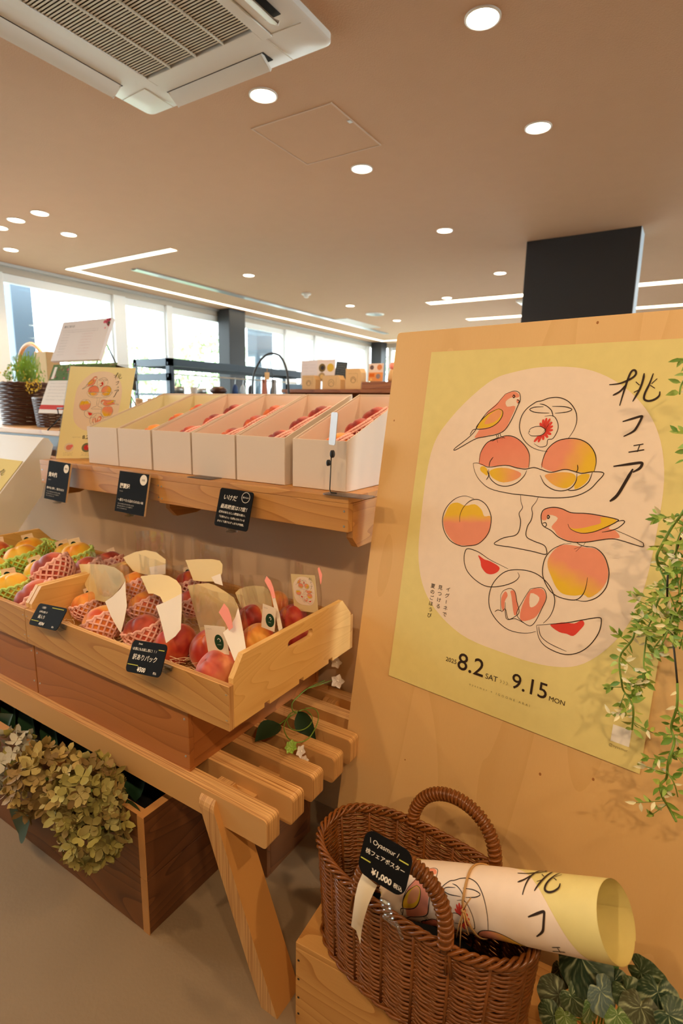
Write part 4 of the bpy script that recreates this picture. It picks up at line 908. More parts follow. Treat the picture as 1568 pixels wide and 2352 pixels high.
def crate_low(x0, x1, label, y0=.744, y1=1.243, z=BT, h=.158):
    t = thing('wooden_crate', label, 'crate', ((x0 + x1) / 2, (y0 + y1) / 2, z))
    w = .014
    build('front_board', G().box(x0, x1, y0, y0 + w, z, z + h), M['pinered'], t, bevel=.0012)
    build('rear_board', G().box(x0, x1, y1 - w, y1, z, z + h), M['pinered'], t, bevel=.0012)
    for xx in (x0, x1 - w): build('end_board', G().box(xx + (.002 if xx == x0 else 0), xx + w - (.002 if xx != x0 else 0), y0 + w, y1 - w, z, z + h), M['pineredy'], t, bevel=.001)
    build('bottom_board', G().box(x0 + w, x1 - w, y0 + w, y1 - w, z + .001, z + .012), M['pinered'], t)
    g = G()
    for xx in (x0 + .012, x1 - .012):
        for zz in (.035, .125): g.lathe([(.0028, 0), (.0022, .0015)], 8, (0, 0, 0)); m_ = Matrix.Translation((xx, y0, z + zz)) @ Matrix.Rotation(PI / 2, 4, 'X'); g.v[-16:] = [m_ @ p for p in g.v[-16:]]
    build('nail', g, M['alu'], t)
    return t
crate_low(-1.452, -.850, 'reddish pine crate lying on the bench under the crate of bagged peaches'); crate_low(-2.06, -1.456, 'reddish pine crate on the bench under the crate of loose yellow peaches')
CZ = BT + .159
CX0, CX1, CY0, CY1 = -1.449, -.710, .726, 1.200
def crate_up(x0, x1, label):
    t = thing('peach_crate', label, 'crate', ((x0 + x1) / 2, (CY0 + CY1) / 2, CZ)); w = .013
    yF = CY0 + w; z = CZ
    g = G().prism([(x0, z), (x1, z), (x1, z + .096), (x0, z + .096)], CY0, yF, lambda a, b, d: Vector((a, d, b)), mat=0, side=1); build('front_board', g, [M['pine'], M['plyY']], t, bevel=.001)
    build('rear_board', G().box(x0, x1, CY1 - w, CY1, z, z + .096), M['pine'], t, bevel=.001)
    prof = [(yF, z + .001)]
    for yn in (.833, .958, 1.083): prof += [(yn, z + .001), (yn, z + .011), (yn + .018, z + .011), (yn + .018, z + .001)]
    prof += [(CY1 - w, z + .001), (CY1 - w, z + .104), (CY1 - .055, z + .150), (yF + .030, z + .150), (yF, z + .108)]
    slot = rrect(.915, 1.012, z + .101, z + .123, .010)
    for xx in (x0, x1 - w):
        g = G().prism(prof, xx, xx + w, lambda a, b, d: Vector((d, a, b)), holes=[slot]); build('end_board', g, M['pinelight'], t, bevel=.001)
    build('bottom_board', G().box(x0 + w, x1 - w, yF, CY1 - w, z + .003, z + .010), M['pinelight'], t)
    g = G()
    for zz in (.022, .078):
        for xx in (x0 + .008, x1 - .007): g.obox(Matrix.Translation((xx, CY0 - .0004, z + zz)), .005, .0012, .0016)
    build('staple', g, M['alu'], t)
    return t
crate_up(CX0, CX1, 'pine crate of bagged and packed peaches with a handle slot, nearest the board'); crate_up(-2.128, -1.452, 'pine crate of netted yellow and pink peaches at the left')
def straw(x0, x1, label, n, seed, y0=CY0 + .02, y1=CY1 - .02):
    rnd = random.Random(seed); g = G()
    for _ in range(n):
        p = Vector((rnd.uniform(x0, x1), rnd.uniform(y0, y1), CZ + .016 + rnd.uniform(0, .040))); a = rnd.uniform(0, 6.3); pts = []
        for k in range(5): pts.append(p.copy()); a += rnd.uniform(-.9, .9); p = p + Vector((math.cos(a), math.sin(a), rnd.uniform(-.4, .45))) * .012; p.x = min(max(p.x, x0), x1); p.y = min(max(p.y, y0), y1); p.z = max(p.z, CZ + .014)
        g.tube(pts, .0008, 4, cap=False)
    return solo('paper_straw', g, M['straw'], label, 'packing straw', kind='stuff', fix=False)
straw(CX0 + .03, CX1 - .022, 'shredded paper bedding in the crate nearest the board', 900, 3); straw(-2.10, -1.48, 'shredded paper bedding under the netted peaches at the left', 500, 4)

# partition behind the bench and the two wall shelves
PY = 1.275
t = thing('partition_screen', 'low taupe partition panel behind the bench under the shelf', 'partition', (-.9, PY + .03, 0))
build('panel', G().box(-2.9, -.63, PY, PY + .04, 0, .996), M['partition'], t); build('cap_rail', G().box(-2.9, -.63, PY - .001, PY + .042, .996, 1.010), M['shelfwood'], t)
SZ = 1.028
def shelf(x0, x1, yf, label, zdrop, brs):
    t = thing('wall_shelf', label, 'shelf', ((x0 + x1) / 2, (yf + PY) / 2, SZ - zdrop))
    build('shelf_board', G().box(x0, x1, yf, 1.50, SZ - .017, SZ), M['shelfwood'], t, bevel=.0015)
    build('front_board', G().box(x0, x1, yf + .001, yf + .022, SZ - zdrop, SZ - .017), M['shelfwood'], t, bevel=.0015)
    for bx_ in brs:
        prof = [(yf + .023, SZ - .018), (yf + .023, SZ - .105), (yf + .050, SZ - .133), (yf + .13, SZ - .133), (PY - .001, SZ - .12), (PY - .001, SZ - .018)]
        if bx_ > x1 - .03: prof[0] = (yf + .022, SZ - .018); 
        build('bracket', G().prism(prof, bx_ - .018, bx_, lambda a, b, d: Vector((d, a, b))), M['shelfside'], t, bevel=.0015)
    g = G()
    for xx in (x0 + .012, x1 - .012):
        for zz in (.036, .073): g.lathe([(.003, 0), (.0025, .0012)], 8); m_ = Matrix.Translation((xx, yf + .001, SZ - zz)) @ Matrix.Rotation(PI / 2, 4, 'X'); g.v[-16:] = [m_ @ p for p in g.v[-16:]]
    build('screw', g, M['alu'], t)
    return t
shelf(-1.342, -.668, 1.095, 'right length of pine shelf carrying the white boxes, ending at the board', .087, [-.668, -1.322])
shelf(-2.0, -1.344, 1.105, 'left length of pine shelf with the cream poster stand', .085, [-1.99 + .018])

# white sloping boxes on the shelf
def gift_box(x0, x1, label, bounce_sheet):
    y0, y1, z0, hf, hr, w = 1.150, 1.49, SZ + .001, .126, .247, .003
    t = thing('gift_box', label, 'box', ((x0 + x1) / 2, (y0 + y1) / 2, z0), 'white sloping peach boxes on the shelf')
    g = G(); g.box(x0, x1, y0, y0 + w, z0, z0 + hf); g.box(x0, x1, y1 - w, y1, z0, z0 + hr); g.box(x0 + w, x1 - w, y0 + w, y1 - w, z0, z0 + w)
    side = [(y0 + w, z0), (y1 - w, z0), (y1 - w, z0 + hr), (y0 + w, z0 + hf)]
    for xx in (x0, x1 - w): g.prism(side, xx, xx + w, lambda a, b, d: Vector((d, a, b)))
    build('box_body', g, M['cardwhite'], t, bevel=.0008, seg=1)
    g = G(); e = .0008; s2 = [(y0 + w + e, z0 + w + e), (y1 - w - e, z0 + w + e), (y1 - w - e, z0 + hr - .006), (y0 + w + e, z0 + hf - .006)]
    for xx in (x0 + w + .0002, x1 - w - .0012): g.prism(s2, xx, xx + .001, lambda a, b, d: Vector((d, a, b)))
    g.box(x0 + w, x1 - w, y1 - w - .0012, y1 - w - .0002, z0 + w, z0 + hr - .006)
    build('liner', g, bounce_sheet, t)  # thin tinted sheets that paint the reflected light on the box walls
    return t
BXS = [(-1.767, -1.604), (-1.600, -1.437), (-1.429, -1.258), (-1.252, -1.080), (-1.074, -.902), (-.876, -.710)]
BL_ = ['leftmost white sloping box beside the cream poster, looking empty', 'white sloping box second from the cream poster, with orange peaches', 'white sloping box third from the cream poster', 'white sloping box fourth from the cream poster, above the small flat foot', 'white sloping box fifth from the cream poster, touching the fourth', 'white sloping box at the right end beside the board, set apart by a gap']
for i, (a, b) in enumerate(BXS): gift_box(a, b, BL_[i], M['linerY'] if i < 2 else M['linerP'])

# ------------------------------------------------------------------ peaches
def peach_geo():
    nu, nv = 40, 26
    def fn(u, v):
        th = PI * (.004 + .992 * v); ph = 2 * PI * u; d = min(ph, 2 * PI - ph)
        r = 1 - .11 * math.exp(-(d / .20) ** 2) * math.sin(th) ** .6 * (.55 + .45 * math.cos(th * .5) ** 2)
        r *= 1 - .20 * math.exp(-(th / .33) ** 2); r *= 1 + .05 * math.exp(-((PI - th) / .35) ** 2)
        r *= 1 + .025 * math.exp(-((d - .55) / .4) ** 2)
        return Vector((r * math.sin(th) * math.cos(ph), r * math.sin(th) * math.sin(ph), .94 * r * math.cos(th))) * .045
    g = G().grid(fn, nu, nv, wrap=True); n = len(g.v)
    g.f += [tuple(range(nu)), tuple(reversed(range(n - nu, n)))]; g.m += [0, 0]
    return g
PG = peach_geo()
def netg(th0, th1, rows, cols, r0=.0476, tube=.0024, rim=.0038):
    g = G()
    P_ = lambda k, j: Vector((r0 * math.sin(th0 + (th1 - th0) * k / rows) * math.cos(2 * PI * (j + .5 * (k % 2)) / cols), r0 * math.sin(th0 + (th1 - th0) * k / rows) * math.sin(2 * PI * (j + .5 * (k % 2)) / cols), r0 * .94 * math.cos(th0 + (th1 - th0) * k / rows)))
    for k in range(rows):
        for j in range(cols):
            a = P_(k, j)
            for jj in ((j, j - 1) if k % 2 == 0 else (j, j + 1)): g.tube([a, P_(k + 1, jj)], tube, 5, cap=False)
    if rim:
        n = cols * 4; g.tube([Vector(((r0 + .002 * math.cos(cols * 2 * PI * i / n * 2)) * math.sin(th0) * math.cos(2 * PI * i / n), (r0 + .002 * math.cos(cols * 2 * PI * i / n * 2)) * math.sin(th0) * math.sin(2 * PI * i / n), r0 * .94 * math.cos(th0) + .002 * math.cos(cols * 2 * PI * i / n))) for i in range(n)], rim, 6, closed=True)
    return g
def collarg():
    cols = 30; n = 120
    def ring_(th, r, am, h):
        return [Vector(((r + am * math.cos(cols * 2 * PI * i / n)) * math.sin(th) * math.cos(2 * PI * i / n), (r + am * math.cos(cols * 2 * PI * i / n)) * math.sin(th) * math.sin(2 * PI * i / n), r * .94 * math.cos(th) + h)) for i in range(n)]
    g = G(); g.tube(ring_(1.18, .049, .0022, .001), .0034, 6, closed=True); g.tube(ring_(1.32, .0495, .002, 0), .0034, 6, closed=True)
    k = netg(1.35, 2.5, 4, 18, .0478, .0016, 0); return g.join(k)
def cardg():
    """small paper card standing behind the fruit, with a green mark and print"""
    g = G(); pr = Print(); w, h = .036, .029
    pr.disc(w * .62, h * .42, .0085, srgb(26, 52, 40), 1); pr.line([(w * .58, h * .34), (w * .66, h * .5), (w * .69, h * .42)], .0016, WHT, 2); pr.scribble(w * .1, w * .4, h * .78, .003, INK, 3)
    mp = lambda u, v, d: Vector((-.030 - .25 * v * .2 + d, -(u - w / 2) - .010, .019 + v))
    q = G().prism([(0, 0), (w, 0), (w, h), (0, h)], -.0006, 0, mp); g.add(q.v, q.f, 0, srgb(244, 226, 200)); pr.put(g, lambda u, v, d: mp(u, v, d + .0002)); return g
_pm = {}
def peach_mesh(kind, foam, cardp):
    key = (kind, foam, cardp)
    if key not in _pm:
        o = thing('peach', None, None, (0, 0, 0)); build('fruit', PG, M[kind], o, smooth=True, fix=False)
        if foam in ('netP', 'netG'): build('foam_net', netg(1.30, 2.8, 8, 17), M['foamP' if foam == 'netP' else 'foamG'], o, smooth=True, fix=False)
        if foam == 'netT': build('foam_net', netg(1.34, 2.8, 7, 15, .0480, .0027), M['foamP'], o, smooth=True, fix=False)
        if foam == 'collar': build('foam_collar', collarg(), M['foamP'], o, smooth=True, fix=False)
        if cardp: build('label_card', cardg(), M['paper'], o, fix=False)
        _pm[key] = [o, False]
    return _pm[key]
def peach(px, py, z, pr, kind, foam, cardp, rot, label, group, ax='z', val=None, lift=0):
    """pr: apparent radius in pixels"""
    p = at(px, py, ax, z) + Vector((0, 0, lift)); s = pr * depth(p) / F_PX / .045
    e = peach_mesh(kind, foam, cardp)
    if e[1]: o = copy_tree(e[0])
    else: o = e[0]; e[1] = True
    o.location = p; o.rotation_euler = Euler([math.radians(a) for a in rot]); o.scale = (s,) * 3
    PL.append((o, .045 * s * (1.03 if foam == 'bare' else 1.09), group == gY or group == gP))
    tag(o, label, 'peach', group); return o
PL = []
gY = 'yellow peaches in green nets'; gP = 'pink peaches in pink nets in the left crate'
# left crate (tilt towards the viewer, crease facing front)
for (px, py, z, r, k, f, c, rot, lab) in (
    (158, 1276, .690, 33, 'peachYellow', 'netG', 1, (18, 0, 322), 'yellow peach in green net in the rear right corner of the left crate'),
    (70, 1266, .690, 33, 'peachYellow', 'netG', 1, (14, 4, 307), 'yellow peach in green net in the rear row, under a folded card, left crate'),
    (62, 1296, .695, 38, 'peachYellow', 'netG', 0, (16, -8, 322), 'yellow peach in green net in the middle of the left crate, stem end showing'),
    (82, 1325, .695, 37, 'peachYellow', 'netG', 1, (20, 0, 317), 'yellow peach in green net just behind the two creased pink peaches'),
    (178, 1296, .692, 35, 'peachYellow', 'netG', 1, (14, 6, 302), 'yellow peach in green net against the rear right pink peaches'),
    (-8, 1268, .695, 34, 'peachOrange', 'netG', 1, (10, 0, 282), 'orange peach cut by the left edge of the picture, rear row'),
    (-10, 1312, .695, 38, 'peachYellow', 'netG', 1, (10, 0, 312), 'yellow peach cut by the left edge of the picture, middle row'),
    (-4, 1355, .692, 40, 'peachYellow', 'netG', 1, (10, 0, 312), 'yellow peach cut by the left edge of the picture, front row'),
    (28, 1352, .668, 40, 'peachYellow', 'netG', 0, (165, 0, 0), 'green net with its peach turned over, front left of the left crate'),
    (115, 1262, .676, 30, 'peachYellow', 'netG', 0, (160, 10, 0), 'green net bundle between the two rear yellow peaches'),
    (128, 1312, .668, 34, 'peachYellow', 'netG', 0, (165, 10, 0), 'green net bundle in the middle of the left crate'),
    (80, 1334, .708, 46, 'peachPink', 'netP', 0, (38, -10, -48), 'deep pink creased peach in pink net, rear one of the two beside the divider'),
    (90, 1378, .662, 49, 'peachPink', 'netP', 0, (44, -12, -44), 'deep pink creased peach in pink net at the front beside the divider'),
    (178, 1312, .700, 40, 'peachPink', 'netP', 0, (36, -8, -50), 'pink peach in pink net behind the divider board'),
    (250, 1288, .690, 32, 'peachPink', 'netP', 1, (22, 0, 277), 'pink peach in pink net in the rear right corner of the left crate')):
    peach(px, py, z, r, k, f, c, rot, lab, gY if f == 'netG' else gP)
gB = 'peaches in the clear bags'; gK = 'bare peaches in the packs'
for (px, py, z, r, k, f, c, rot, lab) in (
    (203, 1392, .672, 36, 'peachOrange', 'netP', 1, (20, 0, 287), 'orange peach in pink net at the back of the front left bag'),
    (236, 1432, .664, 44, 'peachOrange', 'netT', 0, (38, 0, 272), 'orange peach in wide pink net at the front of the front left bag'),
    (335, 1392, .690, 38, 'peachOrange', 'netT', 0, (35, 0, 277), 'orange peach in pink net at the back of the middle bag'),
    (328, 1450, .660, 42, 'peachPink', 'netT', 0, (20, 0, 287), 'greyish pink netted peach at the front of the middle bag above the price tag'),
    (306, 1345, .690, 35, 'peachOrange', 'netP', 0, (25, 0, 287), 'orange peach in pink net in the rear middle bag'),
    (436, 1340, .690, 34, 'peachRed', 'netP', 1, (20, 0, 287), 'red peach in pink net at the back of the rear right bag'),
    (438, 1384, .680, 34, 'peachRed', 'netT', 0, (25, 0, 277), 'red peach in pink net at the front of the rear right bag')):
    peach(px, py, z, r, k, f, c, rot, lab, gB)
for (px, py, z, r, k, rot, lab) in (
    (430, 1484, .660, 48, 'peachRed', (30, 0, 287), 'large dark red bare peach behind the price tag in the front pack'),
    (466, 1496, .660, 52, 'peachRed', (26, 10, 307), 'dark red bare peach with a crease in the middle of the front pack'),
    (494, 1534, .652, 50, 'peachPink', (40, -14, 332), 'rosy bare peach in the front corner of the crate'),
    (578, 1424, .690, 36, 'peachRed', (25, 0, 307), 'orange red bare peach at the back of the second pack'),
    (590, 1468, .668, 40, 'peachOrange', (30, 0, 307), 'orange bare peach at the front of the second pack'),
    (636, 1384, .690, 32, 'peachOrange', (25, 0, 277), 'bare peach with a dark spot behind the folded card'),
    (672, 1420, .672, 35, 'peachRed', (25, 0, 297), 'red bare peach below the small art card'),
    (690, 1466, .650, 32, 'peachRed', (20, 0, 297), 'dark red bare peach seen through the handle slot')):
    peach(px, py, z, r, k, 'bare', 0, rot, lab, gK)
# let the fruit settle so that it does not sit inside its neighbours
for _ in range(80):
    for i, (a, ra, la) in enumerate(PL):
        for b, rb, lb in PL[i + 1:]:
            if la != lb: continue
            d = Vector(b.location) - Vector(a.location); L_ = d.length; m_ = (ra + rb) * .95
            if 1e-6 < L_ < m_: d = d / L_ * ((m_ - L_) * .3); a.location = Vector(a.location) - d; b.location = Vector(b.location) + d
    for a, ra, la in PL:
        x0_, x1_ = (-2.113, -1.467) if la else (-1.434, -.725); p = a.location
        p.x = min(max(p.x, x0_ + ra), x1_ - ra); p.y = min(max(p.y, CY0 + .015 + ra), CY1 - .015 - ra); p.z = min(max(p.z, CZ + .014 + ra * .92), CZ + .13)
def boxpeach(bi, fy, kind, foam, lab, grp, dx=0, s=.9):
    a, b = BXS[bi]; e = peach_mesh(kind, foam, 0); o = copy_tree(e[0]) if e[1] else e[0]; e[1] = True
    y = 1.150 + .345 * fy; o.location = ((a + b) / 2 + dx, y, SZ + .05 + .118 * fy + .026); o.rotation_euler = Euler((math.radians(32), 0, math.radians(285 + 20 * fy))); o.scale = (s,) * 3
    tag(o, lab, 'peach', grp)
gX = 'peaches in the white boxes'
nth = ['first', 'second', 'third', 'fourth', 'fifth', 'last']
for bi in (1, 2, 3, 4, 5):
    for fy, wd_ in ((.22, 'front'), (.53, 'middle'), (.80, 'rear')):
        if bi == 1: boxpeach(bi, fy, 'peachOrange', 'netG', 'orange peach in green net, %s place in the second white box' % wd_, gX, .012, .92)
        else: boxpeach(bi, fy, 'peachOrange' if (bi, fy) == (5, .22) else 'peachRed', 'collar', 'peach in scalloped pink foam, %s place in the %s white box' % (wd_, nth[bi]), gX, .008 + .004 * (bi > 3), .95 + .02 * (bi > 3))

# ------------------------------------------------------------------ clear bags and packs with their papers
def px_sheet(pts, y0, y1, thick=.0008, curve=.0):
    """paper with the given outline, standing in a plane that runs from y0 (first row) tilted to y1 at the top"""
    ys = [p[1] for p in pts]; lo, hi = max(ys), min(ys)
    P3 = [at(x, y, 'y', y0 + (y1 - y0) * (lo - y) / (lo - hi + 1e-6)) for x, y in pts]
    nn = (P3[1] - P3[0]).cross(P3[2] - P3[0]).normalized() * thick; n = len(P3)
    tris = tessellate_polygon([[Vector((x, y, 0)) for x, y in pts]])
    g = G(); g.add(P3 + [p + nn for p in P3], [tuple(t) for t in tris] + [tuple(i + n for i in reversed(t)) for t in tris] + [(i, (i + 1) % n, n + (i + 1) % n, n + i) for i in range(n)])
    return g
def bag(cx_, cy_, w, d, z0, h, label, papers, lean=(0, 0), cards=()):
    t = thing('clear_bag', label, 'bag', (cx_, cy_, z0), 'clear bags of peaches in the crate')
    sd = random.Random(int(cx_ * 1e4)); ph = [sd.uniform(0, 6.3) for _ in range(4)]
    def fn(u, v):
        a = 2 * PI * u; k = max(0, 1 - v * 1.15) ** .9
        ww = w * (.80 + .30 * min(1, v * 1.6) + .05 * math.sin(7 * v + ph[0])); dd = d * (.55 + .45 * math.sin(PI * min(1, v * 1.5 + .2))) * k + .0016
        c, s_ = math.cos(a), math.sin(a)
        x = ww * abs(c) ** .7 * (1 if c > 0 else -1); y = dd * abs(s_) ** .7 * (1 if s_ > 0 else -1)
        wr = .0035 * math.sin(5 * c + 3 * v + ph[1]) * (.2 + v) + .002 * math.sin(13 * c + ph[2])
        return Vector((cx_ + x + lean[0] * v, cy_ + y + lean[1] * v + wr, z0 + h * v * (1 + .03 * math.sin(2 * c + ph[3]) * (v > .9))))
    g = G().grid(fn, 48, 16, wrap=True)
    build('film', g, M['film'], t, smooth=True, fix=False)
    for nm, pts, y0, y1, mt in papers: build(nm, px_sheet(pts, y0, y1), M[mt], t, fix=True)
    return t
def fx(pts): return [(180 + x * .17857, 1240 + y * .17857) for x, y in pts]
def fy_(pts): return [(400 + x * .2296, 1260 + y * .2296) for x, y in pts]
FZ = CZ + .011
pA = at(236, 1440, 'z', .66)
bag(pA.x - .02, pA.y + .035, .082, .046, FZ, .225, 'clear bag of netted peaches at the front left of the right crate', [('wrapping_paper', fx([(5, 312), (150, 310), (330, 318), (470, 355), (570, 430), (608, 520), (480, 690), (330, 800), (180, 760), (90, 600), (40, 430)]), .86, .93, 'cream'), ('wrapping_paper', fx([(345, 795), (440, 730), (545, 630), (605, 530), (612, 700), (625, 850), (590, 1040), (548, 1195), (520, 1160), (430, 1000)]), .775, .83, 'whitepaper')], (.0, .01))
pB = at(345, 1440, 'z', .66)
bag(pB.x, pB.y + .035, .078, .046, FZ, .225, 'clear bag of netted peaches in the middle of the front row behind the price tag', [('wrapping_paper', fx([(800, 470), (930, 450), (1050, 442), (1160, 462), (1260, 520), (1320, 600), (1328, 690), (1220, 760), (1090, 808), (1050, 730), (960, 690), (900, 690)]), .86, .92, 'cream'), ('wrapping_paper', fx([(1000, 848), (1120, 800), (1240, 740), (1328, 690), (1330, 900), (1318, 1150), (1250, 1240), (1130, 1330), (1095, 1180), (1050, 1000)]), .772, .83, 'whitepaper')], (0, .01))
pD = at(320, 1340, 'z', .69)
bag(pD.x + .01, pD.y + .045, .080, .045, FZ, .235, 'clear bag with a rounded cream paper, rear left of the right crate', [('wrapping_paper', fx([(575, 225), (720, 160), (860, 130), (1000, 160), (1120, 250), (1115, 440), (960, 470), (800, 430), (700, 400), (620, 300)]), 1.02, 1.06, 'cream'), ('label_strip', fx([(910, 352), (1120, 315), (1118, 440), (925, 447)]), 1.0, 1.01, 'whitepaper')], (0, .01))
pE = at(445, 1370, 'z', .69)
bag(pE.x + .02, pE.y + .045, .080, .045, FZ, .235, 'clear bag with a square topped cream paper, rear middle of the right crate', [('wrapping_paper', fy_([(112, 115), (240, 106), (380, 105), (455, 120), (482, 160), (478, 240), (440, 330), (300, 330), (190, 320), (150, 210)]), 1.03, 1.07, 'cream'), ('label_strip', fy_([(370, 285), (460, 250), (485, 370), (405, 345)]), 1.0, 1.02, 'whitepaper')], (0, .01))
pC = at(470, 1500, 'z', .66)
cC = bag(pC.x + .0, pC.y + .035, .092, .05, FZ, .205, 'clear pack of bare red peaches at the front with a pink folded card', [('wrapping_paper', fy_([(132, 372), (240, 352), (340, 345), (410, 368), (510, 430), (595, 490), (642, 590), (600, 780), (500, 860), (420, 900), (330, 900), (262, 835), (190, 580)]), .90, .96, 'cream'), ('wrapping_paper', fy_([(490, 842), (560, 780), (612, 690), (642, 590), (670, 720), (700, 880), (718, 1000), (660, 1070), (603, 1125), (560, 1010)]), .775, .84, 'whitepaper'), ('folded_card', fy_([(445, 637), (497, 548), (540, 600), (568, 680), (585, 790), (548, 820), (510, 740)]), .80, .82, 'pinkcard')])
def art_card(parent, quad, y, mark=False, art=False, col=srgb(244, 228, 204)):
    P3 = [at(px_, py_, 'y', y) for px_, py_ in quad]; r = (P3[1] - P3[0]); u_ = (P3[3] - P3[0]); w, h = r.length, u_.length
    pr = Print()
    if mark: pr.disc(w * .62, h * .42, h * .22, srgb(40, 70, 48), 1, ry=h * .28); pr.line([(w * .56, h * .50), (w * .62, h * .56), (w * .70, h * .50), (w * .66, h * .44)], .0016, WHT, 2); pr.line([(w * .52, h * .33), (w * .72, h * .33)], .0012, WHT, 2, 0); pr.scribble(w * .1, w * .35, h * .84, .004, INK, 2)
    if art: pr = ART_SMALL.scaled(w / PW, h / PH, 0, h)
    return sheet('art_card', P3[0] + r / 2, r, u_ - r * (u_.dot(r) / r.length_squared), w, h, .0008, col, pr, parent=parent)
art_card(cC, [(478, 1498), (526, 1504), (515, 1434), (471, 1436)], .815, mark=True)
pF = at(585, 1450, 'z', .68)
cF = bag(pF.x, pF.y + .03, .070, .048, FZ, .205, 'clear pack of bare orange peaches with a rounded cream paper beside the end board', [('wrapping_paper', fy_([(610, 442), (650, 405), (720, 380), (800, 370), (890, 378), (940, 410), (965, 480), (985, 640), (1000, 830), (900, 760), (760, 700), (690, 625), (640, 520)]), 1.0, 1.05, 'cream'), ('folded_card', fy_([(903, 322), (922, 275), (962, 318), (990, 390), (1012, 490), (985, 500), (955, 420)]), .93, .95, 'pinkcard'), ('label_strip', fy_([(968, 452), (1003, 465), (1050, 650), (1082, 800), (1045, 825), (1010, 650)]), .93, .95, 'whitepaper')])
art_card(cF, [(600, 1440), (630, 1452), (612, 1392), (588, 1384)], .93, mark=True)
pG = at(690, 1420, 'z', .68)
cG = bag(pG.x, pG.y + .02, .048, .04, FZ, .215, 'clear pack with a small art card in the rear right corner of the crate', [('folded_card', fy_([(1434, 200), (1448, 186), (1462, 220), (1478, 260), (1470, 340), (1462, 360), (1452, 290)]), 1.10, 1.12, 'pinkcard')])
art_card(cG, [(676, 1402), (731, 1408), (729, 1318), (666, 1318)], 1.12, art=True, col=srgb(226, 202, 150))

# ------------------------------------------------------------------ signs
CARDB = srgb(20, 20, 22)
def clip_to(name, p, label, s=1):
    t = thing(name, label, 'clip', p); p = Vector(p)
    g = G(); g.box(p.x - .018 * s, p.x + .018 * s, p.y - .004, p.y + .012, p.z - .004, p.z + .001); g.box(p.x - .012 * s, p.x + .012 * s, p.y - .012, p.y + .004, p.z - .010, p.z - .006)
    g.tube([(p.x - .014 * s, p.y + .002, p.z - .004), (p.x + .014 * s, p.y + .002, p.z - .006)], .004, 8); build('clip_body', g, M['acrylic'], t, bevel=.001); return t
def hanging_card(quad, yt, yb, label, draw, thick, edge=None, rnd=0, name='price_card'):
    TL, TR, BR, BL = [at(x, y, 'y', v) for (x, y), v in zip(quad, (yt, yt, yb, yb))]
    c = (BL + BR) / 2; up_ = (TL + TR) / 2 - c; rt_ = TR - TL; w = ((TR - TL).length + (BR - BL).length) / 2; h = up_.length
    up_ = up_ - rt_ * (up_.dot(rt_) / rt_.length_squared); pr = Print(); draw(pr, w, h)
    return sheet(name, c, rt_, up_, w, h, thick, CARDB, pr, label, 'sign', 'black variety cards on the shelf edge', rnd=rnd, edge=edge), c, w
def k1(a, b, c, big):
    def d(pr, w, h):
        pr.text(a, w * .08, h * .60, h * .125, WHT, bold=.03); pr.text(b, w * .09, h * .50, h * .04, mixc(WHT, CARDB, .5))
        pr.text(c, w * .07, h * .275, h * .07, WHT, bold=.012, fit=w * .86 if big else w * .8)
        for k, q in enumerate(('やわらかな果肉と強い甘みが楽しめる桃', '香りが高く果汁もたっぷりの品種です', '冷やしてそのままどうぞ')): pr.text(q, w * .08, h * (.19 - .055 * k), h * .034, mixc(WHT, CARDB, .35))
        pr.disc(w * .84, h * .85, w * .115, WHT, 2); pr.text('白桃' if big else '黄桃', w * .84, h * .825, h * .055, CARDB, align='c')
    return d
EDGE = srgb(226, 196, 150)
_, c, w = hanging_card([(117, 1058), (167, 1066), (150, 1155), (101, 1144)], 1.078, 1.050, 'black square cornered card on the left shelf, leftmost of the three', k1('黄金桃', 'Ogonto', '黄金色に輝く、贅沢な甘さ', False), .006, EDGE); clip_to('card_clip', c + Vector((.0, .012, -.001)), 'clear clip under the leftmost black card', 1)
_, c, w = hanging_card([(272.8, 1080.7), (341, 1090), (330, 1187), (263, 1172.5)], 1.085, 1.058, 'black square cornered card in the middle of the shelf edge', k1('陽夏妃', 'Youkahi', '一度食べたら忘れられない味', True), .006, EDGE); clip_to('card_clip', c + Vector((-.01, .012, -.001)), 'clear clip under the middle black card', 1)
def k3(pr, w, h):
    pr.text('いけだ', w * .14, h * .72, h * .145, WHT, shear=.15, bold=.005, fit=w * .42); pr.text('最高糖度は17度！', w * .1, h * .49, h * .11, WHT, shear=.2, bold=.006, fit=w * .8)
    for k, q in enumerate(('近年のあたらしい糖度の高い、', '「食感のよい」も評価されている', 'かたくて香りもすっきりが特徴。')): pr.text(q, w * .08, h * (.36 - .12 * k), h * .07, WHT, shear=.15, bold=.01, fit=w * .8)
    pr.ring(w * .80, h * .84, w * .115, .0012, WHT, 4); pr.text('おいしい', w * .80, h * .82, h * .05, WHT, align='c', bold=.02)
_, c, w = hanging_card([(503, 1119), (579, 1131), (567, 1219), (491, 1209)], 1.083, 1.056, 'black rounded card with handwriting on the right shelf edge', k3, .002, None, .008); clip_to('card_clip', c + Vector((0, .008, -.001)), 'clear clip under the rounded handwritten card', 1)
def tag_sign(quad, ys, label, draw, group=None):
    TL, TR, BR, BL = [at(x, y, 'y', v) for (x, y), v in zip(quad, ys)]
    c = (BL + BR) / 2; rt_ = ((TR - TL) + (BR - BL)) / 2; up_ = ((TL - BL) + (TR - BR)) / 2; w, h = rt_.length, up_.length
    up_ = up_ - rt_ * (up_.dot(rt_) / rt_.length_squared); pr = Print(); draw(pr, w, h)
    return sheet('price_tag', c, rt_, up_, w, h, .0015, CARDB, pr, label, 'sign', group, rnd=min(w, h) * .16), c
LIME = srgb(206, 206, 90)
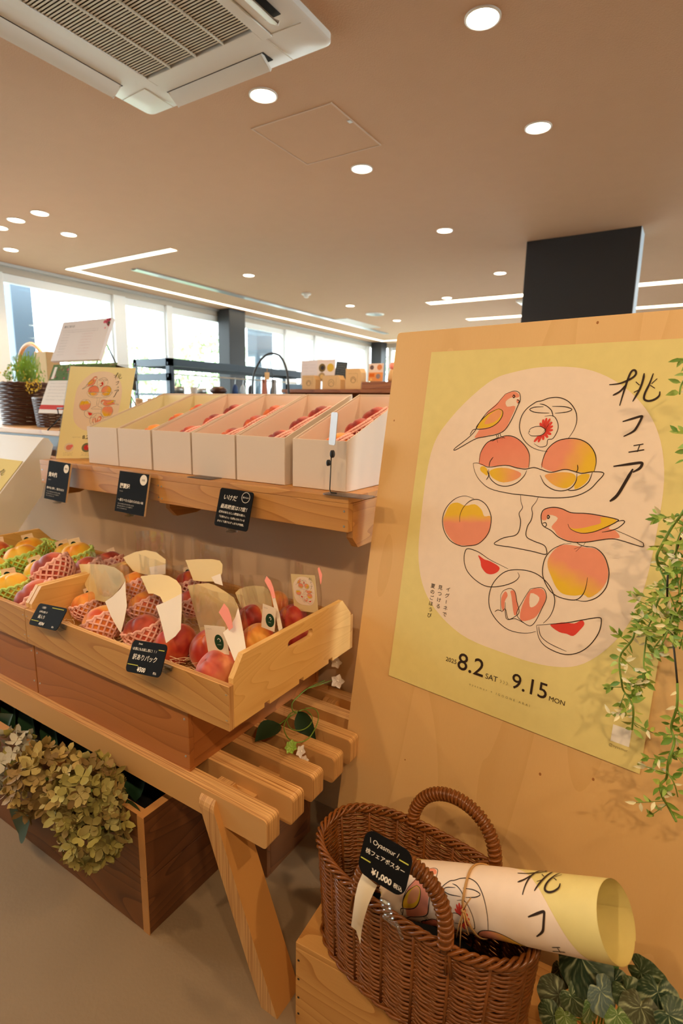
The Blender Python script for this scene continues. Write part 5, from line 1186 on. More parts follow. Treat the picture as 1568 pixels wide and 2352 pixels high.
def tA(pr, w, h):
    pr.text('\\ 白桃 /', w * .18, h * .80, h * .11, WHT, bold=.01); pr.text('お得な2個入り', w * .16, h * .61, h * .10, WHT, bold=.01); pr.text('袋入り', w * .2, h * .36, h * .18, WHT, bold=.008); pr.text('¥594', w * .34, h * .08, h * .19, WHT, bold=.02, shear=.15); pr.text('税込', w * .80, h * .08, h * .08, WHT, bold=.02)
    pr.line([(w * .52, h * .90), (w * .92, h * .90)], .0016, LIME, 4, 0, taper=False); pr.line([(w * .04, h * .22), (w * .30, h * .22)], .0016, LIME, 4, 0, taper=False)
def tB(pr, w, h):
    pr.text('Sweet', w * .2, h * .88, h * .08, WHT, shear=.2, bold=.01); pr.text('\\お家にもお試し用に！！/', w * .06, h * .70, h * .10, WHT, bold=.012, fit=w * .70); pr.text('訳ありパック', w * .12, h * .42, h * .17, WHT, bold=.01, shear=.1, fit=w * .70); pr.text('¥500', w * .34, h * .07, h * .19, WHT, bold=.03, shear=.15); pr.text('税込', w * .80, h * .07, h * .08, WHT, bold=.02)
    pr.line([(w * .80, h * .80), (w * .96, h * .80)], .0016, LIME, 4, 0, taper=False); pr.line([(w * .03, h * .24), (w * .34, h * .24)], .0016, LIME, 4, 0, taper=False)
_, c = tag_sign([(97, 1387), (161, 1401), (130, 1449), (64, 1434)], (.735, .735, .700, .700), 'black price tag for the bagged peaches at the divider', tA)
clip_to('tag_clip', (c.x + .055, .722, CZ + .094), 'clear clip beside the tag at the divider', .7)
_, c = tag_sign([(313, 1470), (392, 1484), (367, 1557), (286, 1542)], (.722, .722, .690, .690), 'black price tag on the front edge of the crate before the bare peaches', tB)
clip_to('tag_clip', (c.x + .045, .722, CZ + .094), 'clear clip beside the tag before the bare peaches', .7)

# acrylic card holders on the shelf
p = at(757, 1133, 'z', SZ + .002); t = thing('card_holder', 'wire card holder with a grey clear card in front of the right end box', 'card holder', (p.x, p.y, SZ))
q = at(800, 1137, 'z', SZ + .002)
g = G(); g.prism(rrect(p.x - .012, p.x + .115, 1.085, 1.135, .012), SZ + .0005, SZ + .003, lambda a, b, d: Vector((a, b, d))); build('acrylic_base', g, M['greyacrylic'], t)
zt_ = at(757, 1048, 'y', p.y).z; g = G(); g.tube([(p.x + .02, p.y, SZ + .0045), (p.x + .003, p.y, SZ + .0048), (p.x, p.y, SZ + .012), (p.x + .003, p.y, zt_)], .0016, 6); build('wire', g, M['black'], t, smooth=True)
g = G()
for (dx, dz, r_) in ((.002, .006, .011), (-.009, -.016, .009)): g.lathe([(r_ * .3, -.005), (r_ * .45, -.004), (r_ * .45, .004), (r_ * .3, .005)], 14, sx=1.0, sy=1.9); m_ = Matrix.Translation((p.x + .004 + dx, p.y, zt_ + dz)) @ Matrix.Rotation(PI / 2, 4, 'X'); n_ = 14 * 4; g.v[-n_:] = [m_ @ v for v in g.v[-n_:]]
build('ball_clip', g, M['black'], t, smooth=40)
TL, TR, BR, BL2 = [at(x, y, 'y', p.y - .001) for x, y in ((761, 951), (786, 945), (773, 1022), (750, 1022))]
rt_ = Vector((1, -.55, 0)); w = (BR - BL2).length * 1.15; up_ = ((TL + TR) / 2 - (BL2 + BR) / 2); c = (BL2 + BR) / 2; h = up_.length; up_ = up_ - rt_ * (up_.dot(rt_) / rt_.length_squared)
sheet('grey_card', c, rt_, up_, w, h, .0015, (1, 1, 1, 1), None, parent=t, rnd=.006, mat=M['greycard'])
p = at(445, 1098, 'z', SZ + .002); t = solo('acrylic_foot', G().prism(rrect(p.x - .035, p.x + .06, 1.098, 1.146, .004), SZ + .0005, SZ + .003, lambda a, b, d: Vector((a, b, d))), M['greyacrylic'], 'flat clear foot plate on the shelf under the fourth white box', 'sign foot')
# cream poster in a clear stand at the left end of the shelf
bl = Vector((-1.995, 1.165, SZ + .001)); PR = Vector((.762, .648, 0)).normalized(); PO = Vector((-PR.y, PR.x, 0))
w, h = .232, .345
t = thing('poster_stand', 'cream poster with peach drawing in a clear stand on the left shelf end', 'poster', bl + PR * (w / 2))
pr = ART_SMALL.scaled(w * .80 / PW, h * .85 / PH, w * .10, h * 1.0); 
pr.text('8.2', w * .35, h * .215, h * .055, INK, bold=.01); pr.scribble(w * .2, w * .33, h * .225, .005, INK, 2); pr.scribble(w * .5, w * .6, h * .225, .005, INK, 3)
for k, c_ in enumerate((srgb(224, 140, 120), srgb(200, 60, 60), srgb(90, 80, 80))):
    u = w * (.17 + .27 * k); pr.disc(u, h * .12, w * .075, srgb(236, 220, 190) if k != 1 else srgb(120, 120, 90), 2); pr.disc(u, h * .12, w * .045, c_, 3, 9); pr.disc(u + .008, h * .135, w * .025, srgb(236, 120, 120), 4, 9)
    for q in range(3): pr.scribble(u - w * .07, u + w * .07, h * (.055 - .014 * q), .004, INK, 10 * k + q)
lean_ = PO * .10 + Vector((0, 0, 1)) + PR * .19; 
sheet('poster_sheet', bl + PR * (w / 2), PR, lean_, w, h, .001, srgb(246, 234, 176), pr, parent=t)
sheet('acrylic_back', bl + PR * (w / 2 + .004) + PO * .005, PR, lean_, w + .018, h + .012, .003, (1, 1, 1, 1), None, parent=t, mat=M['acrylic'])
build('easel_foot', G().obox(Matrix.Translation(bl + PR * (w / 2) + PO * .04 + Vector((0, 0, .001))) @ Matrix.Rotation(math.atan2(PR.y, PR.x), 4, 'Z'), .06, .08, .002), M['acrylic'], t)

# tall white sloping display at the far left
xs = -2.135; prof = [(y, z) for y, z in ((.86, .672), (1.010, .879), (1.184, 1.076), (1.207, 1.098), (1.240, 1.065), (1.175, .874), (1.085, .76), (.98, .64))]
prof = [(.836, .69), (1.184, 1.078), (1.205, 1.098), (1.222, 1.094), (1.240, 1.067), (1.178, .874), (1.086, .762), (.955, .60), (.875, .60)]
t = thing('sloping_display', 'tall white sloping box display with a peach poster at the left edge', 'display stand', (xs - .15, 1.05, .437))
build('display_body', G().prism(prof, xs - .34, xs, lambda a, b, d: Vector((d, a, b))), M['white'], t, bevel=.003)
build('support', G().prism([(.90, .600), (1.02, .62), (1.10, .437), (.80, .437)], xs - .30, xs - .04, lambda a, b, d: Vector((d, a, b))), M['white'], t)
d_ = Vector((0, .348, .388)).normalized(); L_ = .5; pr = ART_SMALL.scaled(.30 / PW, .38 / PH, .0, .40)
sheet('display_poster', Vector((xs - .17, .842, .697)) + Vector((0, -.0015, .0015)), (1, 0, 0), d_, .32, .42, .0008, srgb(230, 212, 140), pr, parent=t)
# dark trailing leaves behind the left shelf end
def leafmesh(g, base, d, nrm, L, W, curl=.15, mat=0, n=6, col=None):
    base = Vector(base); d = Vector(d).normalized(); nrm = Vector(nrm); nrm = (nrm - d * nrm.dot(d)); nrm = nrm.normalized() if nrm.length > 1e-6 else d.orthogonal().normalized(); s_ = d.cross(nrm)
    vs = []; fs = []
    for i in range(n + 1):
        t = i / n; w = W * .5 * math.sin(PI * t ** .8) if t < 1 else 0; c = base + d * (L * t) + nrm * (-curl * L * t * t)
        vs += [c - s_ * w + nrm * w * .35, c, c + s_ * w + nrm * w * .35]
    for i in range(n): a = i * 3; fs += [(a, a + 1, a + 4, a + 3), (a + 1, a + 2, a + 5, a + 4)]
    g.add(vs, fs, mat, col)
g = G(); stem = G()
p0 = Vector((-1.93, 1.46, 1.0)); stem.tube([p0, (-1.91, 1.42, .95), (-1.88, 1.40, .90), (-1.80, 1.39, .93)], .003, 6)
for (x, y, z, dx, dz, L, W) in ((-1.88, 1.40, .92, .0, -1, .15, .10), (-1.84, 1.40, .91, -.3, -1, .13, .08), (-1.80, 1.39, .94, 1, -.55, .16, .065), (-1.93, 1.41, .95, -.6, -.9, .12, .08)): leafmesh(g, (x, y, z), (dx, -.15, dz), (0, -1, .2), L, W)
t = thing('trailing_leaves', 'dark green trailing leaves hanging under the left end of the shelf', 'plant', p0); build('stem', stem, M['stemdark'], t, smooth=True); build('leaves', g, M['leafdark'], t, smooth=True, fix=False)

# ================================================================== LEANING BOARD AND POSTER
vtop = buv(912, 765)[1]; vbot = -BTL.z / BV.z; uL = -.1025; uR = .93
base = bpt((uL + uR) / 2, vbot, 0)
t = thing('display_board', 'large pale veneer board leaning back, carrying the peach poster', 'board', base)
out = [(uL, vbot), (uR, vbot), (uR, vtop), (uL + .008, vtop), (uL + .002, vtop - .002), (uL, vtop - .008)]
build('board_panel', G().prism(out, -.021, 0, lambda a, b, d: bpt(a, b, d)), M['board'], t, bevel=.0012)
# hinged rear prop so that it stands by itself
pr0, pr1 = bpt(.35, vtop - .25, -.022), bpt(.45, vtop - .25, -.022)
g = G()
for u in (.30, .62): a = bpt(u, vtop - .22, -.035); g.tube([a, (a.x + .04, a.y + .26, .006)], .012, 6)
build('rear_prop', g, M['pinelight'], t)
for (x, y, r) in ((905, 966, 2.2), (1372, 741, 3), (1240, 1778, 3.2), (1362, 1790, 3), (1255, 1510, 0), (930, 1745, 2), (1180, 2020, 2.5)):
    if r: u, v = buv(x, y); g = G(); pr = Print().disc(u, v, r * .0008, srgb(166, 112, 64), 1, 10, ry=r * .0010); pr.put(g, lambda u, v, d: bpt(u, v, d)); build('knot', g, M['paper'], t, fix=False)
g = G(); PB = [(0, -PH), (PW, -PH), (PW, 0), (0, 0)]
lift = lambda v: .0012 + .0035 * max(0, (-v / PH) - .75) * 4 * .6
def pm(u, v, d): return bpt(u, v, lift(v) + d)
g.grid(lambda a, b: pm(a * PW, -PH * b, 0), 4, 16, colfn=lambda a, b: YEL); g.grid(lambda a, b: pm(a * PW, -PH * b, -.0004), 4, 16, colfn=lambda a, b: YEL)
ART.put(g, pm); solo('peach_poster', g, M['poster'], 'big cream poster of birds and peaches on the leaning board', 'poster', org=bpt(PW / 2, -PH, .002), fix=False)

# ================================================================== FLOOR CRATE, BASKET, ROLLED POSTER
HC = .20; a0 = Vector((-.542, .723, 0)); ca = math.radians(4.2); du = Vector((math.cos(ca), math.sin(ca), 0)); dv = Vector((-math.sin(ca), math.cos(ca), 0))
t = thing('floor_crate', 'upturned pine crate on the floor under the brown wicker basket', 'crate', a0 + du * .28 + dv * .11)
MC = Matrix.Translation(a0) @ Matrix.Rotation(ca, 4, 'Z'); LC, DC = .60, .195
build('top_board', G().box(0, LC, 0, DC, HC - .013, HC).xf(MC), M['pine'], t, bevel=.001)
build('front_board', G().box(0, LC, 0, .012, 0, HC - .0135).xf(MC), M['pine'], t, bevel=.001); build('rear_board', G().box(0, LC, DC - .012, DC, 0, HC - .0135).xf(MC), M['pine'], t, bevel=.001)
for x in (0, LC - .012): build('end_board', G().box(x, x + .012, .0122, DC - .0122, 0, HC - .0135).xf(MC), M['pinelight'], t, bevel=.001)
g = G()
for z in (.03, .07, .115, .16): g.obox(MC @ Matrix.Translation((.007, -.0004, z)), .004, .0012, .0035)
for x in (.02, .3): g.obox(MC @ Matrix.Translation((x + .03, .10, HC + .0002)), .004, .004, .0008)
build('nail', g, M['black'], t)

bc = Vector((-.322, .806, HC + .001)); by = math.radians(-6.0); BA, BB, BHt = .212, .104, .205
def bpos(ang, z, off=0, sc=None):
    k = z / BHt; s_ = (.93 + .07 * k) if sc is None else sc; e = .80
    c, s2 = math.cos(ang), math.sin(ang)
    x = (BA * s_ + off) * abs(c) ** e * (1 if c > 0 else -1); y = (BB * s_ + off) * abs(s2) ** e * (1 if s2 > 0 else -1)
    return bc + Vector((x * math.cos(by) - y * math.sin(by), x * math.sin(by) + y * math.cos(by), z))
bask = thing('wicker_basket', 'brown wicker basket with two handles on the upturned crate', 'basket', bc)
ST = 34; NA = ST * 5
def even(n):
    """angles spaced evenly along the oval"""
    pts = [bpos(2 * PI * i / 720, BHt) for i in range(721)]; L = [0]
    for i in range(720): L.append(L[-1] + (pts[i + 1] - pts[i]).length)
    out = []; j = 0
    for k in range(n):
        while L[j] < L[-1] * k / n: j += 1
        out.append(2 * PI * j / 720)
    return out
EV = even(NA)
rows = 45; g = G()
for r in range(rows):
    z = .006 + (BHt - .014) * r / (rows - 1)
    pts = [bpos(a, max(.003, z + .0014 * math.cos(2 * PI * i / 5) + .0008 * math.sin(i * .21 + r)), .0032 * math.sin(2 * PI * (i + (2.5 if r % 2 else 0)) / 10) + .0006 * math.sin(i * 1.3 + r * 2.1)) for i, a in enumerate(EV)]
    g.tube(pts, .00245, 6, closed=True)
build('weave', g, M['wicker'], bask, smooth=True, fix=False)
g = G()
for k in range(ST): a = EV[k * 5]; g.tube([bpos(a, .004), bpos(a, .1), bpos(a, BHt)], .0034, 6)
build('stakes', g, M['wicker'], bask, smooth=True, fix=False)
g = G()
for ph in (0, PI / 2, PI, 1.5 * PI): g.tube([bpos(a, BHt + .002 + .0072 * math.sin(2 * PI * i / 10 + ph), .0058 * math.cos(2 * PI * i / 10 + ph)) for i, a in enumerate(EV)], .0031, 6, closed=True)
build('braided_rim', g, M['wicker'], bask, smooth=True, fix=False)
g = G()
for ph in (0, PI): g.tube([bpos(a, .0065 + .003 * math.sin(2 * PI * i / 10 + ph), .004 + .003 * math.cos(2 * PI * i / 10 + ph)) for i, a in enumerate(EV)], .0032, 6, closed=True)
build('base_braid', g, M['wicker'], bask, smooth=True, fix=False)
g = G(); n = 60; g.add([bpos(2 * PI * i / n, .003, -.003) for i in range(n)] + [bpos(2 * PI * i / n, .008, -.003) for i in range(n)], [tuple(range(n)), tuple(range(n, 2 * n))]); build('base', g, M['wickerdark'], bask)
build('dark_lining', G().grid(lambda u, v: bpos(2 * PI * u, .010 + .012 * v, -.0095), 60, 4, wrap=True).add([bpos(2 * PI * i / 60, .010, -.0095) for i in range(60)], [tuple(range(60))]), M['soil'], bask, fix=False)  # near-black sheet at the bottom, painting the shade deep inside the basket
def handle(p0, p1, apex, lean, name='handle'):
    p0, p1 = Vector(p0), Vector(p1); pts = []
    for i in range(25):
        a = PI * i / 24; c = (p0 + p1) / 2 - (p1 - p0) / 2 * math.cos(a); c.z += apex * math.sin(a) ** .85; c += Vector(lean) * math.sin(a); pts.append(c)
    core = G().tube(pts, .0105, 8); P_ = catmull([(0, 0), (1, 1)], 1)
    turns = 34; m = turns * 10; hel = []
    for i in range(m + 1):
        f = i / m * 24; k = min(int(f), 23); c = pts[k].lerp(pts[k + 1], f - k); tn = (pts[k + 1] - pts[k]).normalized(); nn = tn.cross(Vector((0, 1, .2))).normalized(); bb = tn.cross(nn); a = 2 * PI * turns * i / m
        hel.append(c + (nn * math.cos(a) + bb * math.sin(a)) * .0108)
    core.tube(hel, .0033, 5)
    for p in (p0, p1):
        for k in range(4): dx = Vector((math.cos(by), math.sin(by), 0)) * ((k - 1.5) * .006); core.tube([p + Vector((0, 0, .004)) + dx * .4, p + dx + Vector((0, 0, -.012)), p + dx * 1.6 + Vector((0, 0, -.045))], .0032, 5)
    build(name, core, M['wicker'], bask, smooth=True, fix=False)
zr = bc.z + BHt
def on_rim(px, py, side):
    best = min((i for i in range(720) if (math.sin(2 * PI * i / 720) > 0) == (side > 0)), key=lambda i: (at(px, py, 'z', zr) - bpos(2 * PI * i / 720, BHt)).length); return bpos(2 * PI * best / 720, BHt)
handle(on_rim(948, 1888, 1), on_rim(1130, 2000, 1), .088, (0, .02, 0))
fh1 = on_rim(1027, 2158, -1); fh0 = on_rim(842, 2030, -1); handle(fh0, fh1, .115, (.012, .0, 0))

# rolled poster lying in the basket
ue = ray(1415, 2117).normalized(); um = ray(1230, 2087).normalized(); nrm = um.cross(ue).normalized(); tt = nrm.cross(ue)
cc = .47; RA = (tt * math.sqrt(1 - cc * cc) - ue * cc).normalized()
RE = EYEP + ue * 1.03; RR = .0515; RL = .43
side = RA.cross(Vector((0, 0, 1))).normalized(); 
if (EYEP - RE).dot(side) < 0: side = -side
rup = RA.cross(side); rup = rup if rup.z > 0 else -rup
vw = (EYEP - (RE - RA * .1)); vw = (vw - RA * vw.dot(RA)).normalized(); A0 = math.atan2(vw.dot(rup), vw.dot(side))
RS = .93; V0 = -.134 * RS
def rollpt(u, v, d, shrink=1.0):
    a = A0 + (v - V0) / RR; r = RR * (1 - .05 * (PW - u) / PW) * shrink + d
    return RE + RA * (u - PW) + side * (math.cos(a) * r) + rup * (math.sin(a) * r)
g = G(); turns = 2 * PI * RR * 1.12
yelf = lambda a, b: YEL
for sgn in (0, 1):
    g.grid(lambda a, b: rollpt(PW - RL + RL * a, V0 - turns * .5 + turns * b, -.0005 * sgn, 1 - .045 * (1 - b)), 24, 80, colfn=lambda a, b: YEL)
def inr(u, v): return u > PW - RL + .001 and abs(v - V0) < RR * 2.2
for (vs, fs, cs, l) in ART.items:
    vs = [(PW - (PW - u) * RS, v * RS) for u, v in vs]
    fs2 = [f for f in fs if inr(sum(vs[i][0] for i in f) / len(f), sum(vs[i][1] for i in f) / len(f))]
    if fs2: g.add([rollpt(u, v, .0004 + l * .0002, 1 - .045 * (1 - ((v - V0 + turns * .5) / turns))) for u, v in vs], fs2, 0, list(cs))
t = thing('rolled_poster', 'rolled up peach poster tied with twine, leaning out of the wicker basket', 'poster', RE - RA * RL)
build('poster_roll', g, M['poster'], t, fix=False, smooth=60)
ust = buv(1100, 900)[0]; su = .36
def find_u(px):
    return min((k / 400 * RL + PW - RL for k in range(400)), key=lambda u: abs(((lambda q: 784 + F_PX * (q - EYEP).dot(CR) / depth(q))(rollpt(u, V0 + .02, 0))) - px))
su = find_u(1068)
g = G()
for k in range(2): g.tube([rollpt(su + .002 * k + .002 * math.sin(i * .5), V0 + 2 * PI * RR * i / 48, .0016) for i in range(48)], .0013, 5, closed=True)
kn = rollpt(su, V0 - .018, .004); g.lathe([(.002, -.003), (.004, 0), (.002, .003)], 8, kn)
for d in ((.012, -.004, .035), (-.006, -.006, -.05), (.002, -.01, -.065), (.014, -.008, -.03)): g.tube([kn, kn + Vector(d) * .5 + Vector((0, -.004, .003)), kn + Vector(d)], .0011, 5)
build('twine_tie', g, M['twine'], t, smooth=True, fix=False)
# price tag and ribbon on the basket rim
def tC(pr, w, h):
    pr.text('\\ Oyasmur /', w * .12, h * .74, h * .15, WHT, fit=w * .62); pr.text('桃フェアポスター', w * .09, h * .50, h * .2, WHT, bold=.008, fit=w * .82); pr.text('¥1,000', w * .30, h * .12, h * .24, WHT, bold=.03, fit=w * .42); pr.text('税込', w * .76, h * .13, h * .11, WHT, bold=.01)
    pr.line([(w * .76, h * .73), (w * .95, h * .73)], .0018, LIME, 4, 0, taper=False); pr.line([(w * .03, h * .34), (w * .24, h * .34)], .0018, LIME, 4, 0, taper=False)
ty = .668
TL, TR, BR, BL3 = [at(x, y, 'y', v) for (x, y), v in zip(((845, 1903), (954, 1962), (926, 2067), (818, 1998)), (ty, ty, ty - .02, ty - .02))]
c = (BL3 + BR) / 2; rt_ = ((TR - TL) + (BR - BL3)) / 2; up_ = ((TL - BL3) + (TR - BR)) / 2; w, h = rt_.length, up_.length; up_ = up_ - rt_ * (up_.dot(rt_) / rt_.length_squared); pr = Print(); tC(pr, w, h)
sheet('price_tag', c, rt_, up_, w, h, .0016, CARDB, pr, 'black rounded price tag clipped to the wicker basket', 'sign', rnd=min(w, h) * .24)
p = at(888, 2088, 'y', ty - .004); t = thing('tag_clip', 'clear ribbed clip holding the price tag to the basket rim', 'clip', p); g = G()
dz = Vector((.010, 0, -.030)); 
for k in range(4): g.tube([p + dz * (k / 4 - .35) + Vector((-.008, 0, 0)), p + dz * (k / 4 - .35) + Vector((.008, 0, .001))], .0036, 8)
g.tube([p + dz * .55 + Vector((-.012, 0, 0)), p + dz * .65 + Vector((.014, .002, -.004))], .003, 6); g.tube([p + dz * .5 + Vector((.012, 0, 0)), p + dz * 1.3 + Vector((.016, .0, 0))], .0025, 6)
build('clip_body', g, M['acrylic'], t, smooth=True)
rb = [((832, 2006), (866, 2034)), ((822, 2030), (856, 2054)), ((815, 2060), (845, 2080)), ((811, 2090), (837, 2106)), ((808, 2112), (832, 2128)), ((806, 2128), (829, 2146))]
g = G()
for off in (0, .0006):
    vs = []
    for i, (a, b) in enumerate(rb): y = ty + .012 - .012 * math.sin(i / 5 * PI) - off; vs += [at(*a, 'y', y), at((a[0] + b[0]) / 2, (a[1] + b[1]) / 2, 'y', y - .003), at(*b, 'y', y)]
    vs.append(at(827, 2168, 'y', ty + .01 - off)); m_ = len(rb)
    g.add(vs, [(i * 3 + k, i * 3 + k + 1, i * 3 + k + 4, i * 3 + k + 3) for i in range(m_ - 1) for k in (0, 1)] + [((m_ - 1) * 3 + 1, (m_ - 1) * 3 + 2, m_ * 3)])
pr = Print(); 
solo('satin_ribbon', g, M['satin'], 'white satin ribbon hanging beside the black tag on the basket', 'ribbon', smooth=True, fix=False)

# ================================================================== UNDER THE BENCH
t = thing('planter_box', 'dark cedar planter box on the floor under the bench with hydrangeas', 'planter', (-1.4, .82, 0))
px0, px1, py0, py1, pz = -1.90, -.945, .686, .955, .316; w = .022
for z0, z1 in ((0, .148), (.150, pz)):
    build('front_plank', G().box(px0, px1 - w, py0, py0 + w, z0, z1), M['cedar'], t, bevel=.0015); build('rear_plank', G().box(px0, px1 - w, py1 - w, py1, z0, z1), M['cedar'], t, bevel=.0015)
    build('end_plank', G().box(px1 - w + .0005, px1, py0 + .002, py1, z0, z1), M['cedary'], t, bevel=.0015); build('end_plank', G().box(px0 - w, px0, py0, py1, z0, z1), M['cedary'], t, bevel=.0015)
g = G(); g.box(px1 - w * .96, px1 + .0006, py0 - .0006, py0 + .0015, 0, .148); g.box(px1 - w * .96, px1 + .0006, py0 - .0006, py0 + .0015, .151, pz); g.box(px1 - w, px1, py0 + .001, py1, pz, pz + .0006); g.box(px0, px1 - w, py0 + .001, py0 + w, pz, pz + .0006)
build('cut_edges', g, M['cut'], t)
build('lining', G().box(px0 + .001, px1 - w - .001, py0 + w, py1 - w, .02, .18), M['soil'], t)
t = thing('storage_crate', 'dark wooden crate on the floor behind the bench leg', 'crate', (-.85, 1.25, 0))
x0, x1, y0, y1 = -1.35, -.817, .962, 1.160
build('front_board', G().box(x0, x1, y0, y0 + .015, 0, .18), M['cedar'], t, bevel=.001); build('rear_board', G().box(x0, x1, y1 - .015, y1, 0, .18), M['cedar'], t); build('end_board', G().box(x0, x0 + .015, y0 + .015, y1 - .015, 0, .18), M['cedary'], t); build('end_board', G().box(x1 - .015, x1, y0 + .015, y1 - .015, 0, .18), M['cedary'], t); build('bottom_board', G().box(x0 + .015, x1 - .015, y0 + .015, y1 - .015, .0, .012), M['cedar'], t)

def hydrangea(px, py, y, rpx, cols, n, label, seed, squash=(1, 1, 1), leaves=()):
    c = at(px, py, 'y', y); R_ = rpx * depth(c) / F_PX; rnd = random.Random(seed); g = G()
    for i in range(n):
        zz = 1 - 2 * (i + .5) / n; a = i * 2.39996; d = Vector((math.sqrt(1 - zz * zz) * math.cos(a), math.sqrt(1 - zz * zz) * math.sin(a), zz)); d = (d + Vector((rnd.gauss(0, .12), rnd.gauss(0, .12), rnd.gauss(0, .12)))).normalized()
        p = c + Vector((d.x * squash[0], d.y * squash[1], d.z * squash[2])) * (R_ * rnd.uniform(.86, 1.08)); d2 = (d + Vector((rnd.gauss(0, .3), rnd.gauss(0, .3), rnd.gauss(0, .3)))).normalized()
        t1 = d2.orthogonal().normalized(); t2 = d2.cross(t1); s_ = R_ * rnd.uniform(.24, .36); r0 = rnd.uniform(0, 6.3); cl = rnd.choice(cols); k_ = rnd.uniform(.75, 1.12); cl = tuple(x * k_ for x in cl[:3]) + (1,)
        for q in range(4):
            a2 = r0 + q * PI / 2 + rnd.uniform(-.15, .15); dr = t1 * math.cos(a2) + t2 * math.sin(a2); sd = d2.cross(dr); cup = rnd.uniform(.15, .75)
            v0 = p; pts = [p, p + dr * s_ * .45 + sd * s_ * .36 + d2 * s_ * .05, p + dr * s_ * .85 + sd * s_ * .30 + d2 * s_ * cup * .6, p + dr * s_ * 1.05 + d2 * s_ * cup, p + dr * s_ * .85 - sd * s_ * .30 + d2 * s_ * cup * .6, p + dr * s_ * .45 - sd * s_ * .36 + d2 * s_ * .05, p + dr * s_ * .55 + d2 * s_ * (-.04)]
            g.add(pts, [(0, 1, 6), (1, 2, 6), (2, 3, 6), (3, 4, 6), (4, 5, 6), (5, 0, 6)], 0, cl)
        g.lathe([(s_ * .05, 0), (s_ * .07, s_ * .05), (s_ * .02, s_ * .09)], 5, p + d2 * s_ * .02, 0, tuple(min(1, x * 1.3) for x in cl[:3]) + (1,))
    t = thing('hydrangea', label, 'flower', (c.x, c.y, c.z - R_), 'dried hydrangea heads in the planter box')
    build('florets', g, M['petalattr'], t, fix=False, smooth=True)
    build('stem', G().tube([c, c + Vector((0, .08, -.02)), (c.x, max(c.y + .12, py0 + .08), .10)], .004, 6), M['stem'], t, smooth=True)
    if leaves:
        for (bx, by_, tx, ty_, w_, yy) in leaves:
            g = G(); b0 = at(bx, by_, 'y', yy); t0 = at(tx, ty_, 'y', yy - .01); leafmesh(g, b0, t0 - b0, (0.1, -1, .35), (t0 - b0).length, w_ * depth(b0) / F_PX, .12, n=8); build('leaf', g, M['leafdark'], t, smooth=True, fix=False)
TAN = [srgb(158, 132, 78), srgb(172, 148, 86), srgb(136, 108, 64), srgb(186, 168, 104), srgb(150, 122, 74)]; GRN = [srgb(166, 156, 84), srgb(148, 134, 72), srgb(186, 178, 112), srgb(138, 118, 66)]; PAL = [srgb(196, 192, 176), srgb(212, 208, 190), srgb(176, 174, 156)]
hydrangea(24, 1752, .66, 62, PAL + GRN[:1], 85, 'pale grey hydrangea head at the left edge under the bench', 1, leaves=[(30, 1640, -60, 1770, 90, .72), (75, 1850, 22, 1925, 95, .645)])
hydrangea(105, 1790, .645, 72, TAN, 120, 'tan brown hydrangea head second from the left', 2, (1.1, 1, .95), [(150, 1850, 122, 1884, 40, .66)])
hydrangea(196, 1822, .64, 74, TAN[1:] + GRN, 120, 'olive tan hydrangea head in the middle of the row', 3)
hydrangea(218, 1908, .628, 68, GRN, 110, 'yellow green hydrangea head hanging lowest over the planter edge', 4, (1.0, 1, 1.05), [(292, 1835, 328, 1925, 62, .70)])
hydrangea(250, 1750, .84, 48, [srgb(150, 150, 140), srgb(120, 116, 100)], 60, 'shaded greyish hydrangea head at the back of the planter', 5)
g = G()
for k in range(7):
    rnd = random.Random(k + 70); b0 = Vector((-1.85 + .12 * k, .80, .20)); leafmesh(g, b0, (rnd.uniform(-.5, .5), rnd.uniform(-.4, .3), 1), (0, -1, .2), .15, .09)
solo('dark_foliage', g, M['leafdark'], 'dark green leaves filling the planter box behind the hydrangeas', 'plant', smooth=True, fix=False)

# ================================================================== PLANTS ON THE RIGHT
# vine with white flowers winding over the bench slats
def zc_(pts, z): return [at(x, y, 'z', z) for x, y in pts]
g = G(); zb = BT + .012
main = catmull([(745, 1563), (705, 1582), (684, 1600), (671, 1615), (672, 1632), (682, 1638)], 6); g.tube([at(x, y, 'z', zb + .02) for x, y in main], .0016, 6)
g.tube([at(x, y, 'z', zb + .01) for x, y in catmull([(640, 1665), (660, 1650), (680, 1637), (700, 1630), (716, 1646), (712, 1664), (692, 1677), (668, 1674), (659, 1655), (665, 1640), (682, 1632)], 6)], .0014, 6)
g.tube([at(x, y, 'z', zb + .014) for x, y in catmull([(700, 1627), (722, 1628), (731, 1645), (725, 1670), (708, 1696), (685, 1705), (664, 1698), (652, 1675), (656, 1655), (668, 1642)], 6)], .0014, 6)
g.tube([at(x, y, 'z', zb + .03) for x, y in catmull([(705, 1582), (735, 1572), (768, 1560)], 5)], .0014, 6)
t = thing('flowering_vine', 'green vine with white star flowers coiled on the bench slats beside the board', 'plant', at(690, 1660, 'z', BT)); build('stem', g, M['stem'], t, smooth=True, fix=False)
g = G(); b0 = at(644, 1664, 'z', zb + .012); t0 = at(590, 1695, 'z', zb + .004); leafmesh(g, b0, t0 - b0, (0, -.3, 1), (t0 - b0).length * 1.1, .062, .1, n=8); build('leaf', g, M['leafdark'], t, smooth=True, fix=False); g = G(); b0 = at(684, 1634, 'z', zb + .02); t0 = at(722, 1702, 'z', zb - .03); leafmesh(g, b0, t0 - b0, (0, -1, .5), (t0 - b0).length, .052, .1, n=8)
build('leaf', g, M['leafdark'], t, smooth=True, fix=False)
